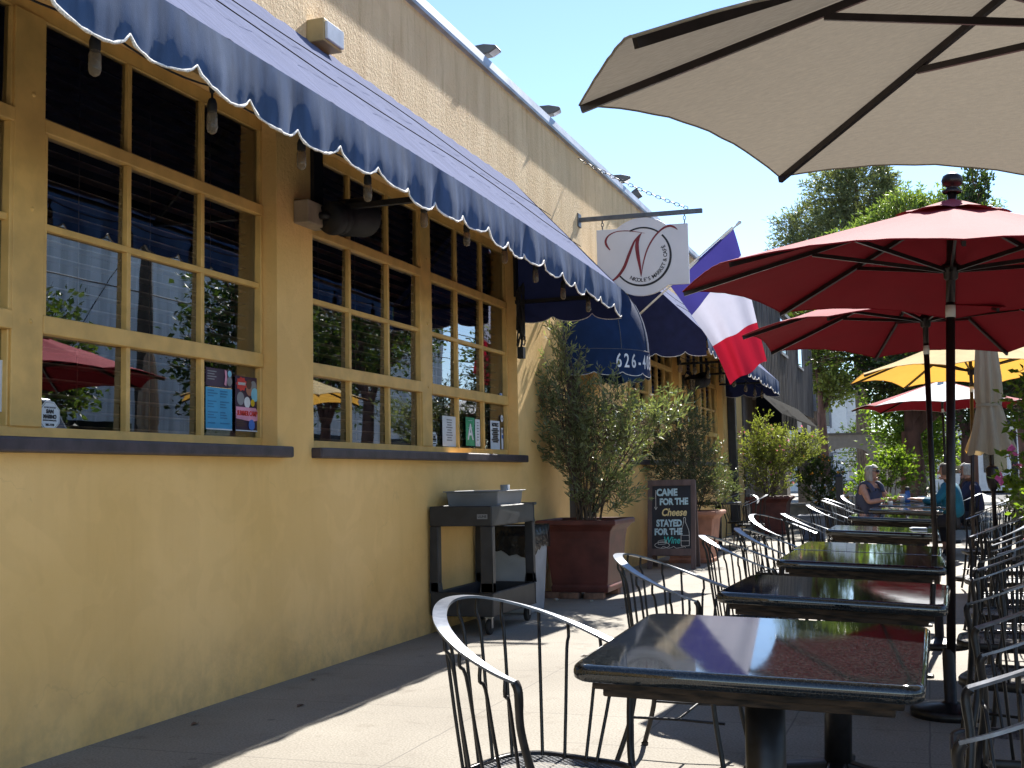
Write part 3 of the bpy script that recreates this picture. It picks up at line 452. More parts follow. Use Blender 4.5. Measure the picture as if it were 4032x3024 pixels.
def window(y0, y1, bays, slat=True):
    """bays: list of (ya, yb, [mullion ys]) given at the frame face, 0.1 m behind the wall face"""
    f = MB(); X = -.105
    zb, zt = Z0, Z1
    f.box((X-.06, y0+.002, zb+.002), (X, y1-.002, TR[4])); f.box((X-.06, y0+.002, TR[0]), (X, y1-.002, zt-.002))       # bottom and head
    ed = [y0+.002] + [v for b in bays for v in (b[0], b[1])] + [y1-.002]
    for k in range(0, len(ed), 2): f.box((X-.06, ed[k], TR[4]), (X+(.012 if 0 < k < len(ed)-2 else 0), ed[k+1], TR[0]))
    for ya, yb, ms in bays:
        f.box((X-.045, ya, TR[1]-.03), (X+.014, yb, TR[1]+.035)); f.box((X-.045, ya, TR[3]-.045), (X+.016, yb, TR[3]+.04)); f.box((X-.04, ya, TR[2]-.016), (X-.004, yb, TR[2]+.016))
        for (za, zc) in ((TR[4], TR[3]-.045), (TR[3]+.04, TR[2]-.016), (TR[2]+.016, TR[1]-.03), (TR[1]+.035, TR[0])):
            for m_ in ms: f.box((X-.04, m_-.016, za), (X-.002, m_+.016, zc))
        # casement stiles, thin shadow line round the opening lights
        for yy, s_ in ((ya, 1), (yb, -1)):
            a, b = sorted((yy, yy+s_*.022)); f.box((X-.04, a, TR[3]+.04), (X+.010, b, TR[1]-.03)); a, b = sorted((yy, yy+s_*.012)); f.box((X-.04, a, TR[4]), (X-.001, b, TR[3]-.045)); f.box((X-.04, a, TR[1]+.035), (X-.001, b, TR[0]))
        for q in (.25, .52, .8): f.lathe([(.012, 0), (.009, .006), (.0001, .008)], 8, (X+.012, ya-.08, TR[4]+(TR[0]-TR[4])*q), 0, True, Matrix.Rotation(R_(90), 4, 'Y'))
    w = f.build('window', 'trim', rest, bev=.003, bseg=1)
    g = MB(); g.add([(X-.043, y0+.02, zb+.02), (X-.043, y1-.02, zb+.02), (X-.022, y1-.02, zt-.02), (X-.022, y0+.02, zt-.02)], [(0, 1, 2, 3)]); g.build('pane', 'glass', w, fix=False)
    b = MB(); z = TR[4]+.02; i = 0
    while z < TR[0]:
        t = .004
        for ya, yb, ms in bays: b.add([(X-.165, ya-.02, z-t), (X-.115, ya-.02, z+t), (X-.115, yb+.02, z+t), (X-.165, yb+.02, z-t), (X-.165, ya-.02, z-t-.006), (X-.115, ya-.02, z+t-.007), (X-.115, yb+.02, z+t-.007), (X-.165, yb+.02, z-t-.006)], [(0, 1, 2, 3), (7, 6, 5, 4), (1, 5, 6, 2)])
        z += .074
    for ya, yb, ms in bays:
        for q in (.2, .5, .8): b.tube([(X-.112, ya+(yb-ya)*q, TR[4]), (X-.112, ya+(yb-ya)*q, TR[0])], .0022, 4)
        b.box((X-.17, ya-.02, TR[0]-.005), (X-.11, yb+.02, TR[0]+.06))
    b.build('blind', 'blind', w, fix=False)
    s_ = MB(); s_.box((-.10, y0-.03, 1.346), (.075, y1+.075, 1.414)); s_.build('sill', 'sill', w, bev=.012)
window(2.05, 6.211, [(2.2, 4.115, [2.84, 3.48]), (4.31, 6.203, [4.94, 5.59])])
window(6.655, 10.66, [(6.75, 8.60, [7.385, 8.015]), (8.795, 10.648, [9.40, 10.02])])
window(15.1, 18.56, [(15.2, 16.75, [15.72, 16.23]), (16.95, 18.46, [17.45, 17.95])])
window(19.1, 22.72, [(19.2, 20.85, [19.75, 20.3]), (21.0, 22.62, [21.54, 22.08])])
d = MB(); d.box((-.26, 12.33, .01), (-.2, 13.4, 2.53)); d.box((-.2, 12.33, .01), (-.17, 12.43, 2.53)); d.box((-.2, 13.3, .01), (-.17, 13.4, 2.53)); d.box((-.2, 12.43, 2.4), (-.17, 13.3, 2.53)); d.box((-.2, 12.43, .01), (-.17, 13.3, .3)); d.box((-.2, 12.43, 1.0), (-.172, 13.3, 1.1))
dr = d.build('door', 'fence', rest)
MB().tube([(-.165, 12.50, .9), (-.12, 12.50, .92), (-.12, 12.50, 1.2), (-.165, 12.50, 1.22)], .012, 8).build('door_handle', 'chrome', dr)
pp = MB(); pp.box((.01, 23.22, .0), (.16, 23.42, 2.95)); pp.box((0, 23.2, .85), (.165, 23.44, .88)); pp.build('downpipe', 'plastic', rest, bev=.01)
# painted-over fittings on the wall
b = thing('junction_lamp', 'tan box lamp housing fixed high on the sunlit upper wall', 'wall lamp', (0, 6.72, 4.14))
MB().box((0, -.13, -.07), (.13, .13, .085)).build('housing', 'tanmetal', b, bev=.008); MB().box((.13, -.115, -.055), (.15, .115, .065)).build('lens', 'light', b, bev=.004)
# ------------------------------------------------------------------ awnings
def scal(u, cusp, n=1): f = u % 1.0; return cusp*(1-math.sqrt(max(0, 1-(2*f-1)**2)))   # 0 at the belly, cusp at the points
def awning(name, label, ya, yb, rng, top=4.10, xo=1.05, zt=3.04, zb=2.765, droop=.07):
    DR = lambda y: droop*max(0, (y-(yb-ya)+4)/4)**1.3
    a = thing(name, label, 'awning', (0, ya, 0), 0, 'sloping blue awnings along the restaurant'); L = yb-ya
    n = max(20, int(L*9)); c = MB(); rows = []
    for i in range(13):
        t = i/12; rows.append([(t*xo+.012*math.sin(math.pi*t), k*L/n, top+(zt-DR(k*L/n)-top)*t-.03*math.sin(math.pi*t)+.008*math.sin(k*.9+t*5)*math.sin(math.pi*t)+.006*math.sin(k*2.3+9*t)) for k in range(n+1)])
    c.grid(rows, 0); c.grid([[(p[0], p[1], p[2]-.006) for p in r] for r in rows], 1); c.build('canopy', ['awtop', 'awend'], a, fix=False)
    sm = MB()
    for t in (.34, .62): sm.tube([(t*xo+.02, k*L/60, top+(zt-DR(k*L/60)-top)*t+.006+.012*math.sin(k*.31+t*40)) for k in range(61)], .0035, 5)
    sm.build('seam', 'black', a)
    v = MB(); P = .405; nn = int(L/P*14); top_r, mid, mid2, bot = [], [], [], []
    for k in range(nn+1):
        y = k*L/nn; u = y/P; dr = DR(y); sc_ = scal(u, .075); hang = .008*math.sin(u*2*math.pi*.5+1)+.005*math.sin(u*5.1+2*math.sin(u*.7))+.003*math.sin(u*11.3+.5+math.sin(u*1.3))+.0015*math.sin(u*27)
        pinch = math.exp(-((u+.0)%4-2)**2*18)*.03
        z1 = zb-dr+sc_+.012*math.sin(u*1.7)+.008*math.sin(u*3.9); top_r.append((xo+.004, y, zt-dr)); mid.append((xo+.012+hang*.35-pinch*.5, y, zt-dr-.09)); mid2.append((xo+.016+hang*.75-pinch, y, zt-dr-.18)); bot.append((xo+.01+hang*1.05-pinch, y, z1))
    mid2 = [(p[0], p[1], max(p[2], q[2]+.035)) for p, q in zip(mid2, bot)]
    def lerp(A, B, t): return [(p[0]+(q[0]-p[0])*t, p[1], p[2]+(q[2]-p[2])*t) for p, q in zip(A, B)]
    v.grid([top_r, mid, lerp(mid, mid2, .5), mid2, lerp(mid2, bot, .5), bot]); vo = v.build('valance', 'awval', a)
    t_ = MB(); t_.tube([(p[0]+.003+rng.uniform(-.002, .002), p[1], p[2]+rng.uniform(-.003, .002)) for p in bot], [rng.uniform(.0045, .0085) for _ in bot], 5); t_.build('piping', 'piping', vo, fix=False)
    for yy in (0, L):
        zt_ = zt-DR(yy); zb_ = zb-DR(yy); e = MB(); N = 40; up_, lo = [], []
        for k in range(N+1):
            x = .02+(xo-.02)*k/N; up_.append((x, yy, top+(zt_-top)*x/xo-.002)); lo.append((x, yy, zb_+.0-.02*x/xo+scal(k/N*2.6+.12, .075)))
        mid = [(p[0], yy+.012*math.sin(p[0]*9), (p[2]+q[2])/2) for p, q in zip(up_, lo)]
        e.grid([up_, mid, lo]); eo = e.build('end_panel', 'awend', a)
        MB().tube(lo, .004, 5).build('end_piping', 'piping', eo, fix=False)
    f = MB()
    f.tube([(xo-.04, .03, zt-.05), (xo-.04, L-4, zt-.05), (xo-.04, L-.03, zt-.05-DR(L))], .016, 8); f.tube([(.03, .03, top-.08), (.03, L-.03, top-.08)], .014, 8)
    y = 3.76 if L > 9 else 1.3
    while y < L+.01:
        f.box((0, y-.02, 2.955-DR(y)), (xo-.06, y+.02, 2.99-DR(y))); f.tube([(.02, y, top-.1), (xo-.06, y, zt-DR(y)-.06)], .013, 6); f.box((0.002, y-.06, 2.95), (.03, y+.06, 3.4)); y += 3.96 if L > 9 else 1.98
    f.build('awning_frame', 'fence', a)
    return a
rg = random.Random(5)
awning('window_awning', 'long faded blue awning with scalloped valance over the nearest windows', -1.03, 10.66, rg)
awning('window_awning', 'blue awning with dark near end panel beyond the white hanging sign', 15.2, 23.05, rg)
# quarter-dome awning over the door, with the phone number on its skirt
da = thing('door_awning', 'navy dome awning over the door with white phone number', 'awning', (0, 12.17, 0))
RD = .775; cy0 = RD
PD = lambda th, f=1.0: (RD*f*math.sin(th), cy0-RD*f*math.cos(th))
mb = MB(); rows = []
for i in range(13):
    ph = R_(90*i/12); f = max(.01, math.cos(ph)**.85); rows.append([(*PD(math.pi*j/40, f), 2.585+.92*math.sin(ph)) for j in range(41)])
mb.grid(rows); mb.build('dome', 'navy', da)
top_r = [(*PD(math.pi*j/120, 1.006), 2.59) for j in range(121)]; lo = [(*PD(math.pi*j/120, 1.006), 2.30+scal(j*math.pi*RD/120/.34, .05)) for j in range(121)]
mb = MB(); mb.grid([top_r, [(a[0], a[1], (a[2]+b_[2])/2) for a, b_ in zip(top_r, lo)], lo]); vo = mb.build('skirt', 'navy', da)
MB().tube(lo, .004, 5).build('piping', 'piping', vo, fix=False); MB().tube(top_r, .003, 5).build('seam', 'steel', vo, fix=False)
for i, c in enumerate('626-403'):
    th = R_(47+7.9*i); p = PD(th, 1.010); text(c, .215, 'letterwhite', vo, frame((p[0], p[1], 2.455), (math.cos(th), math.sin(th), 0), (0, 0, 1)), bold=.003, sx=.72, ext=.001)
mb = MB()
for th in (R_(50), R_(88), R_(126)): mb.tube([(*PD(th, max(.012, math.cos(R_(90*i/12))**.85)+.004), 2.588+.92*math.sin(R_(90*i/12))) for i in range(13)], .004, 5)
mb.build('dome_seam', 'steel', da, fix=False)
# ------------------------------------------------------------------ string lights
BY = [2.66, 3.40, 4.14, 4.89, 5.60, 6.35, 7.04, 7.77, 8.47, 9.19, 9.95]
def strings(name, label, pts, drop=.03, kind='cage'):
    s_ = thing(name, label, 'string lights', pts[0]); o0 = Vector(pts[0]); cd = []
    for a, b in zip(pts, pts[1:]):
        a = Vector(a); b = Vector(b)
        for k in range(8): t = k/8; cd.append(a.lerp(b, t)-o0-Vector((0, 0, .035*4*t*(1-t))))
    cd.append(Vector(pts[-1])-o0); MB().tube(cd, .0045, 6).build('cord', 'rubber', s_)
    for p in pts:
        q = Vector(p)-o0; k = MB(); k.lathe([(.004, .0), (.014, -.005), (.010, -.025), (.005, -.03), (.005, -.05), (.014, -.055), (.021, -.075), (.021, -.108), (.017, -.112)], 12); so_ = k.build('socket', 'rubber', s_, q)
        g = MB()
        if kind == 'cage': g.lathe([(.017, -.11), (.0225, -.125), (.0235, -.18), (.019, -.198), (.008, -.206), (.0001, -.207)], 12)
        else: g.lathe([(.014, -.11), (.022, -.135), (.033, -.175), (.030, -.205), (.015, -.225), (.0001, -.229)], 12)
        bo = g.build('bulb', 'bulb', so_)
strings('string_light', 'black cord of small clear bulbs strung under the long near awning', [(.93, y, z) for y, z in zip(BY, [2.86, 2.885, 2.875, 2.905, 2.905, 2.91, 2.925, 2.93, 2.90, 2.87, 2.86])])
strings('string_light', 'black cord of pear shaped bulbs strung under the farther blue awning', [(.55, 15.9, 2.83), (.6, 16.7, 2.87), (.66, 17.5, 2.86), (.72, 18.3, 2.87), (.78, 19.2, 2.84), (.82, 20.2, 2.82), (.85, 21.1, 2.8), (.86, 22.0, 2.82)], kind='pear')
cc = thing('cable_coil', 'tangled black cable hanging at the end of the near awning', 'cable', (.06, 10.56, 2.78)); mb = MB()
for k in range(9):
    a0 = rg.uniform(0, 6); mb.tube([(.02+.035*math.sin(a0+t*6.3/16*1.0)+rg.uniform(-.004, .004), .05*math.cos(a0+t*6.3/16)+rg.uniform(-.006, .006), .06+.23*math.cos(t*6.3/16)-.02*k) for t in range(17)], .007, 5)
mb.tube([(.02, 0, -.1), (.03, .01, -.25), (.02, 0, -.33)], .012, 6); mb.box((-.01, -.035, -.44), (.05, .035, -.33)); mb.build('cable_loop', 'rubber', cc, fix=False)
# ------------------------------------------------------------------ speakers, lantern, floodlights, menu box
def wallspk(label, y, z):
    t = thing('wall_speaker', label, 'speaker', (0, y, z), 0, 'wall speakers on the yellow wall')
    MB().box((0, -.15, -.07), (.11, .12, .08)).build('mounting_block', 'beigebox', t, bev=.01)
    rot = Matrix.Rotation(R_(-78), 4, 'X') @ Matrix.Rotation(R_(10), 4, 'Y'); k = MB(); k.lathe([(.0001, 0), (.095, .0), (.108, .03), (.108, .07), (.098, .08), (.108, .09), (.108, .13), (.098, .14), (.12, .16), (.135, .38), (.13, .4), (.0001, .405)], 20, (.16, .02, -.02), 0, True, rot); k.build('speaker_body', 'speaker', t)
    MB().tube([(.1, 0, 0), (.17, .03, -.0)], .025, 8).build('bracket', 'fence', t)
    return t
wallspk('black round speaker on a beige block between the two nearest windows', 6.56, 2.90)
wallspk('black round speaker mounted beyond the door awning beside the lantern', 19.05, 2.72)
t = thing('wall_lantern', 'glass coach lantern with dark cap on the far yellow pier', 'lantern', (.02, 18.83, 2.72)); k = MB()
k.lathe([(.04, -.2), (.085, .02), (.0851, .025)], 4, (.12, 0, 0), 0, False); k.build('lantern_glass', 'bulb', t)
k = MB(); k.lathe([(.11, .02), (.02, .1), (.012, .14), (.0001, .145)], 4, (.12, 0, 0), 0, False); k.lathe([(.0001, -.25), (.045, -.21), (.045, -.195), (.0001, -.195)], 8, (.12, 0, 0)); k.box((-.02, -.05, -.12), (.0, .05, .1)); k.tube([(0, 0, .06), (.06, 0, .16), (.12, 0, .14)], .01, 6)
for a in range(4): k.tube([(.12+.086*math.cos(a*math.pi/2), .086*math.sin(a*math.pi/2), .02), (.12+.041*math.cos(a*math.pi/2), .041*math.sin(a*math.pi/2), -.2)], .007, 5)
k.build('lantern_frame', 'fence', t)
for i, (y, z, lab, rz) in enumerate(((10.1, 5.13, 'grey wedge floodlight on the parapet, nearest the camera', 0), (12.05, 5.13, 'grey wedge floodlight on the parapet above the door awning', 12), (15.25, 5.13, 'grey wedge floodlight half behind the sign chain', 20))):
    t = thing('floodlight', lab, 'floodlight', (-.12, y, z), R_(rz), 'floodlights along the parapet')
    k = MB(); k.tube([(0, 0, -.01), (0, 0, .07)], .014, 8); k.build('stem', 'lampgrey', t)
    k = MB(); k.prism([(-.10, .07), (.0, .05), (.12, .06), (.20, .10), (.19, .13), (.07, .155), (-.05, .15), (-.10, .12)], .15, 0, 'y', -.075); h = k.build('lamp_head', 'lampgrey', t, bev=.012)
    k = MB(); k.add([(.12, -.06, .0575), (.195, -.06, .096), (.195, .06, .096), (.12, .06, .0575)], [(0, 1, 2, 3)]); k.build('lens', 'light', h, fix=False)
t = thing('floodlight', 'round grey floodlight on the parapet just left of the sign bar', 'floodlight', (-.1, 16.2, 5.13), 0, 'floodlights along the parapet')
k = MB(); k.tube([(0, 0, -.01), (0, 0, .05)], .014, 8); k.build('stem', 'lampgrey', t); k = MB(); rot = Matrix.Rotation(R_(60), 4, 'Y'); k.lathe([(.0001, -.1), (.05, -.08), (.075, -.02), (.08, .06), (.07, .065), (.0001, .06)], 16, (.03, 0, .1), 0, True, rot); k.build('lamp_head', 'lampgrey', t)
t = thing('menu_box', 'black framed menu case on the yellow wall right of the door', 'menu board', (0, 14.17, 1.76)); k = MB()
k.box((.002, -.23, -.27), (.02, .23, .27)); k.build('back_panel', 'paper', t); k = MB()
for lo, hi in (((0, -.27, -.31), (.1, -.23, .31)), ((0, .23, -.31), (.1, .27, .31)), ((0, -.23, .27), (.1, .23, .31)), ((0, -.23, -.31), (.1, .23, -.27))): k.box(lo, hi)
k.build('case_frame', 'fence', t, bev=.004); k = MB(); k.box((.021, -.16, -.18), (.023, .14, .2)); k.box((.0235, -.1, -.02), (.025, .08, .1), 1); k.build('menu_sheet', ['pink_print', 'purple_print'], t)
# ------------------------------------------------------------------ hanging sign, bar and chain
SY = 12.946
t = thing('sign_bracket', 'dark square iron bar projecting from the wall with holding chain', 'bracket', (0, SY, 4.18))
k = MB(); k.bar((0, 0, .005), (1.45, 0, -.02), .045, .05); k.build('bar', 'steel', t, bev=.004); MB().box((0, -.06, -.08), (.015, .06, .08)).build('wall_plate', 'steel', t, bev=.004)
k = MB(); A = Vector((.02, -.02, .735)); B = Vector((1.29, 0, .02)); n = 24
for i in range(n):
    t0 = i/n; t1 = (i+1.25)/n
    def cp(u): p = A.lerp(B, u); p.z -= .07*4*u*(1-u)*.5; return p
    a = cp(t0); b = cp(min(t1, 1)); d_ = (b-a).normalized(); s_ = d_.cross(Vector((0, 1, 0))).normalized() if i % 2 else Vector((0, 1, 0)); Lc = (b-a).length/2; m_ = (a+b)/2
    k.tube([m_+d_*Lc*math.cos(x*.7854)+s_*.018*math.sin(x*.7854) for x in range(9)], .0045, 5, caps=False)
k.build('chain', 'steel', t, fix=False)
sg = thing('hanging_sign', 'white hanging sign board with red script N and black ring', 'sign', (.745, SY, 3.69))
pts = []
r = .452
for a in range(0, 181): 
    th = R_(a); x, z = r*math.cos(th), r*math.sin(th)
    if abs(z) >= .345 or False: pts.append((x, z))
x1 = math.sqrt(r*r-.345**2)
poly = [(.535, -.352), (.535, .34), ] + [(r*math.cos(R_(a)), r*math.sin(R_(a))) for a in range(50, 131, 4)] + [(-.53, .352), (-.53, -.34)] + [(r*math.cos(R_(a)), r*math.sin(R_(a))) for a in range(230, 311, 4)]
k = MB(); k.prism(poly, .036, 0, 'y', -.018); k.build('sign_board', 'signwhite', sg, bev=.003)
PX = lambda u, v: ((u-981)*.001624, (757-v)*.00176)
pl = lambda a, b, c: (a, -.0185-c, b)
k = MB()
stroke(k, [PX(752, 697), PX(728, 665), PX(722, 632), PX(745, 600), PX(795, 580), PX(860, 578), PX(930, 588), PX(1008, 606)], [.010, .026, .026, .016, .010, .010, .008, .002], pl)
stroke(k, [PX(975, 606), PX(930, 655), PX(890, 735), PX(850, 820), PX(800, 878), PX(748, 908)], [.004, .022, .034, .036, .030, .012], pl, t=.0035)
stroke(k, [PX(985, 600), PX(957, 640), PX(948, 690), PX(955, 760), PX(966, 830), PX(972, 890)], [.006, .036, .046, .040, .026, .004], pl, t=.004)
stroke(k, [PX(972, 890), PX(990, 800), PX(1022, 712), PX(1070, 640), PX(1128, 590), PX(1180, 572), PX(1215, 582), PX(1240, 602)], [.004, .014, .016, .018, .020, .026, .020, .004], pl, t=.0045)
k.build('emblem_letter', 'signred', sg, fix=False)
k = MB(); cr = .333
stroke(k, [(cr*math.sin(R_(a)), cr*math.cos(R_(a))) for a in range(-24, 37, 4)], [.018]*3, pl)
stroke(k, [(cr*math.sin(R_(a)), cr*math.cos(R_(a))) for a in range(46, 233, 6)], [.020, .027, .024, .018], pl)
k.build('ring', 'signblack', sg, fix=False)
s_ = "NICOLE'S MARKET & CAF\u00c9"; a0, a1 = 211, 66
wd = [.55 if c in " I'" else (1.25 if c in 'MW' else 1.0) for c in s_]; tot = sum(wd); acc = 0
for c, w_ in zip(s_, wd):
    th = R_(a0+(a1-a0)*((acc+w_/2)/tot)); acc += w_
    if c == ' ': continue
    rr = .272; p = (rr*math.sin(th), -.0195, rr*math.cos(th)); text(c, .060, 'signblack', sg, frame(p, (-math.cos(th), 0, math.sin(th)), (-math.sin(th), 0, -math.cos(th))), bold=.001)
k = MB()
for x in (-.46, .545):
    z0 = .352 if x < 0 else .34; zt_ = .47
    for j in range(3): z_ = z0+.02+(zt_-z0-.02)*j/2.4; k.tube([(min(x, .5)+(.014*math.sin(q*.7854) if j % 2 else 0), (0 if j % 2 else .014*math.sin(q*.7854)), z_+.026*math.cos(q*.7854)) for q in range(9)], .0045, 5, caps=False)
k.build('hanging_ring', 'steel', sg, fix=False)
# ------------------------------------------------------------------ flag
fg = thing('tricolour_flag', 'blue white red flag on a slanted white pole above the door awning', 'flag', (.0, 14.75, 3.04))
k = MB(); pa, pb = Vector((.03, 0, .05)), Vector((1.56, 0, 1.30)); k.tube([pa, pb], [.014, .012], 10); k.lathe([(.012, 0), (.02, .01), (.016, .025), (.024, .045), (.02, .07), (.0001, .08)], 12, pb, 0, True, (pb-pa).to_track_quat('Z', 'Y').to_matrix().to_4x4()); k.build('flag_pole', 'white_metal', fg)
k = MB(); NU, NV = 16, 48
H0, H1 = Vector((.68, -.01, .60)), Vector((1.52, -.01, 1.27))            # hoist, low and high end
def FL(u, v):       # u along hoist, v down the fly
    top = H0.lerp(H1, u); lo0 = catmull([(.68, 0, .60), (.95, 0, .19), (1.2, 0, -.22), (1.40, 0, -.72)], 12); lo1 = catmull([(1.52, 0, 1.27), (1.60, 0, .92), (1.76, 0, .05), (1.86, 0, -.45)], 12)
    f = v*36; i = min(int(f), 35); a = lo0[i].lerp(lo0[i+1], f-i); b = lo1[i].lerp(lo1[i+1], f-i); p = a.lerp(b, u)
    p.y = -.01+.085*math.sin(u*7.5+v*1.2)*(.12+v)+.04*math.sin(u*16-v*2)*v+.05*v; p.z += .03*math.sin(u*9)*v; return p
rows = [[FL(i/NU, j/NV) for i in range(NU+1)] for j in range(NV+1)]
for m_, (j0, j1) in enumerate(((0, 16), (16, 32), (32, 48))): k.grid(rows[j0:j1+1], m_)
k.build('flag_cloth', ['flag_blue', 'flag_white', 'flag_red'], fg, fix=False)
k = MB(); k.tube([H0.lerp(H1, i/20)+Vector((-.008, 0, .014)) for i in range(21)], .010, 6); k.build('hoist_sleeve', 'white', fg)
k = MB(); k.tube([(0, 0, .03), (.09, 0, .1)], .022, 10); k.box((-.0, -.04, -.02), (.01, .04, .08)); k.build('pole_socket', 'white_metal', fg)
# ------------------------------------------------------------------ papers and stickers on the panes
GX = -.1325
def sheet(name, label, cat, y0, y1, z0, z1, mat, dx=0.):
    t = thing(name, label, cat, (GX+dx, (y0+y1)/2, (z0+z1)/2)); hy, hz = (y1-y0)/2, (z1-z0)/2
    k = MB(); n = 6; k.grid([[(.0012*math.sin(i*1.3), -hy+2*hy*i/n, z) for i in range(n+1)] for z in (-hz, 0, hz)]); k.grid([[(.0012*math.sin(i*1.3)-.0008, -hy+2*hy*i/n, z) for i in range(n+1)] for z in (-hz, 0, hz)])
    k.build('sheet', mat, t, fix=False); return t, hy, hz
YF = lambda y, z, x=.003: frame((x, y, z), (0, 1, 0), (0, 0, 1))
def octa(label, y, z, w, h, small=False):
    t = thing('security_sticker', label, 'sticker', (GX, y, z)); k = MB()
    def oc(f): return [(w/2*f*a, h/2*f*b) for a, b in ((-.42, -1), (.42, -1), (1, -.45), (1, .45), (.42, 1), (-.42, 1), (-1, .45), (-1, -.45))]
    k.prism(oc(1), .001, 0, 'x', 0); k.prism(oc(.93), .0006, 1, 'x', .001); k.prism(oc(.90), .0006, 0, 'x', .0016); k.build('sticker_face', ['paper', 'signblack'], t, fix=False)
    text('PROTECTION BY', h*.075, 'grey_print', t, YF(0, h*.29), bold=.0004); text('SAN', h*.19, 'signblack', t, YF(0, h*.15), bold=.0012); text('MARINO', h*.19, 'signblack', t, YF(0, -.03*h), bold=.0012, sx=.86)
    text('SECURITY SYSTEMS, INC.', h*.06, 'signblack', t, YF(0, -.155*h), bold=.0003); text('285-7778', h*.11, 'signblack', t, YF(0, -.31*h), bold=.0003)
octa('white octagonal SAN MARINO security sticker low in the nearest window', 4.402, 1.525, .136, .135)
octa('small white octagonal sticker beside the letter papers in the second window', 8.91, 1.53, .12, .12)
t, hy, hz = sheet('white_notice', 'white paper at the left picture edge inside the nearest window', 'notice', 3.93, 4.11, 1.53, 1.76, 'paper')
t, hy, hz = sheet('flyer', 'dark purple flyer with pink shape above the blue sheet', 'flyer', 5.655, 5.92, 1.755, 1.86, 'purple_print')
k = MB(); k.prism([(.05, -.035), (.07, -.045), (.08, 0), (.075, .045), (.055, .05), (.06, .01)], .001, 0, 'x', .002); k.lathe([(.028, 0), (.0001, .001)], 12, (.003, .105, -.015), 1, False, Matrix.Rotation(R_(90), 4, 'Y')); k.lathe([(.02, 0), (.0001, .001)], 12, (.003, .105, .03), 2, False, Matrix.Rotation(R_(90), 4, 'Y')); k.build('print', ['pink_print', 'grey_print', 'skyblue'], t, fix=False)
k = MB(); [k.box((.0025, -.12, .03-.015*i), (.003, -.03-.02*(i % 2), .036-.015*i)) for i in range(4)]; k.build('small_print', 'grey_print', t, fix=False)
t, hy, hz = sheet('flyer', 'bright blue sheet of schedule text taped low in the window', 'flyer', 5.655, 5.92, 1.505, 1.748, 'bluepaper')
k = MB(); rg2 = random.Random(8)
for c0 in (-.115, .01):
    for i in range(13):
        if i % 4 == 3: continue
        k.box((.0022, c0, .1-.0155*i), (.0028, c0+rg2.uniform(.05, .1), .1065-.0155*i))
k.build('small_print', 'bluetext', t, fix=False); k = MB(); k.box((.0022, -.132, -.1215), (.0028, .132, -.114)); k.build('white_edge', 'paper', t, fix=False)
t, hy, hz = sheet('poster', 'black summer camp poster with pink banner and round pictures', 'poster', 5.955, 6.205, 1.505, 1.835, 'purple_print')
k = MB(); C_ = lambda y, z, r, mi, x: k.lathe([(r, 0), (.0001, .0008)], 16, (x, y, z), mi, False, Matrix.Rotation(R_(90), 4, 'Y'))
pts = [(-.06+(.062 if i % 2 else .046)*math.cos(i*math.pi/9), .118+(.045 if i % 2 else .036)*math.sin(i*math.pi/9)) for i in range(18)]; k.prism(pts, .0008, 0, 'x', .002)
for y, z, r, mi, x in ((.03, .09, .04, 5, .0022), (.07, .11, .035, 6, .0026), (.02, .12, .03, 4, .003), (.085, .06, .042, 7, .0032), (.0, .01, .034, 3, .0036), (.06, .01, .022, 8, .004), (-.07, .03, .04, 6, .0024)): C_(y, z, r, mi, x)
k.build('picture', ['red_print', 'pink_print', 'blue_print', 'paper', 'brownprint', 'terra2', 'grey_print', 'skyblue', 'yflower'], t, fix=False)
k = MB(); k.prism([(-.124, -.02), (.09, -.02), (.118, -.045), (.118, -.095), (.05, -.105), (-.124, -.09)], .001, 0, 'x', .0045); k.build('banner', 'pink_print', t, fix=False)
text('SUMMER CAMP', .041, 'red_print', t, YF(-.005, -.058, .007), bold=.0012, sx=.78); text('SUMMIT', .022, 'paper', t, YF(-.06, .118, .005), bold=.0005)
k = MB(); C_(.045, -.125, .034, 0, .006); k.build('badge', 'blue_print', t, fix=False); k = MB(); k.box((.003, -.124, -.1645), (.004, .124, -.157)); [k.box((.003, -.12, -.1-.012*i), (.004, -.02-.02*(i % 2), -.094-.012*i), 1) for i in range(4)]; k.build('small_print', ['paper', 'brownprint'], t, fix=False)
def lines(t, hy, hz, mat='grey_print', n=8, top=.75, c=(-.5, .5), big=0):
    k = MB(); rr = random.Random(n)
    for i in range(n):
        w = hy*(c[1]-c[0])*rr.uniform(.6, 1)/2; z = hz*(top-(top+.75)*i/n); h_ = hz*.035*(1.8 if big else 1); k.box((.0022, hy*(c[0]+c[1])/2-w, z-h_), (.0028, hy*(c[0]+c[1])/2+w, z+h_))
    k.build('small_print', mat, t, fix=False)
t, hy, hz = sheet('white_notice', 'pale letter sheet left of the green A card', 'notice', 9.09, 9.385, 1.475, 1.735, 'paper'); lines(t, hy, hz, n=9)
t, hy, hz = sheet('grade_card', 'green card with a white letter A in the second window', 'grade card', 9.62, 9.83, 1.49, 1.745, 'green'); text('A', .2, 'paper', t, YF(0, -.01), bold=.004); lines(t, hy, hz*.3, 'paper', 2, 2.6)
t, hy, hz = sheet('white_notice', 'narrow white sheet right beside the green A card', 'notice', 9.85, 9.965, 1.49, 1.735, 'paper', .0004); lines(t, hy, hz, n=7)
t, hy, hz = sheet('white_notice', 'white business notice with bold centred lines at the window corner', 'notice', 10.24, 10.49, 1.47, 1.74, 'paper'); text('NOTICE', .05, 'signblack', t, YF(0, .095), bold=.0005); lines(t, hy, hz*.8, 'signblack', 8, .55, big=1, c=(-.8, .8))
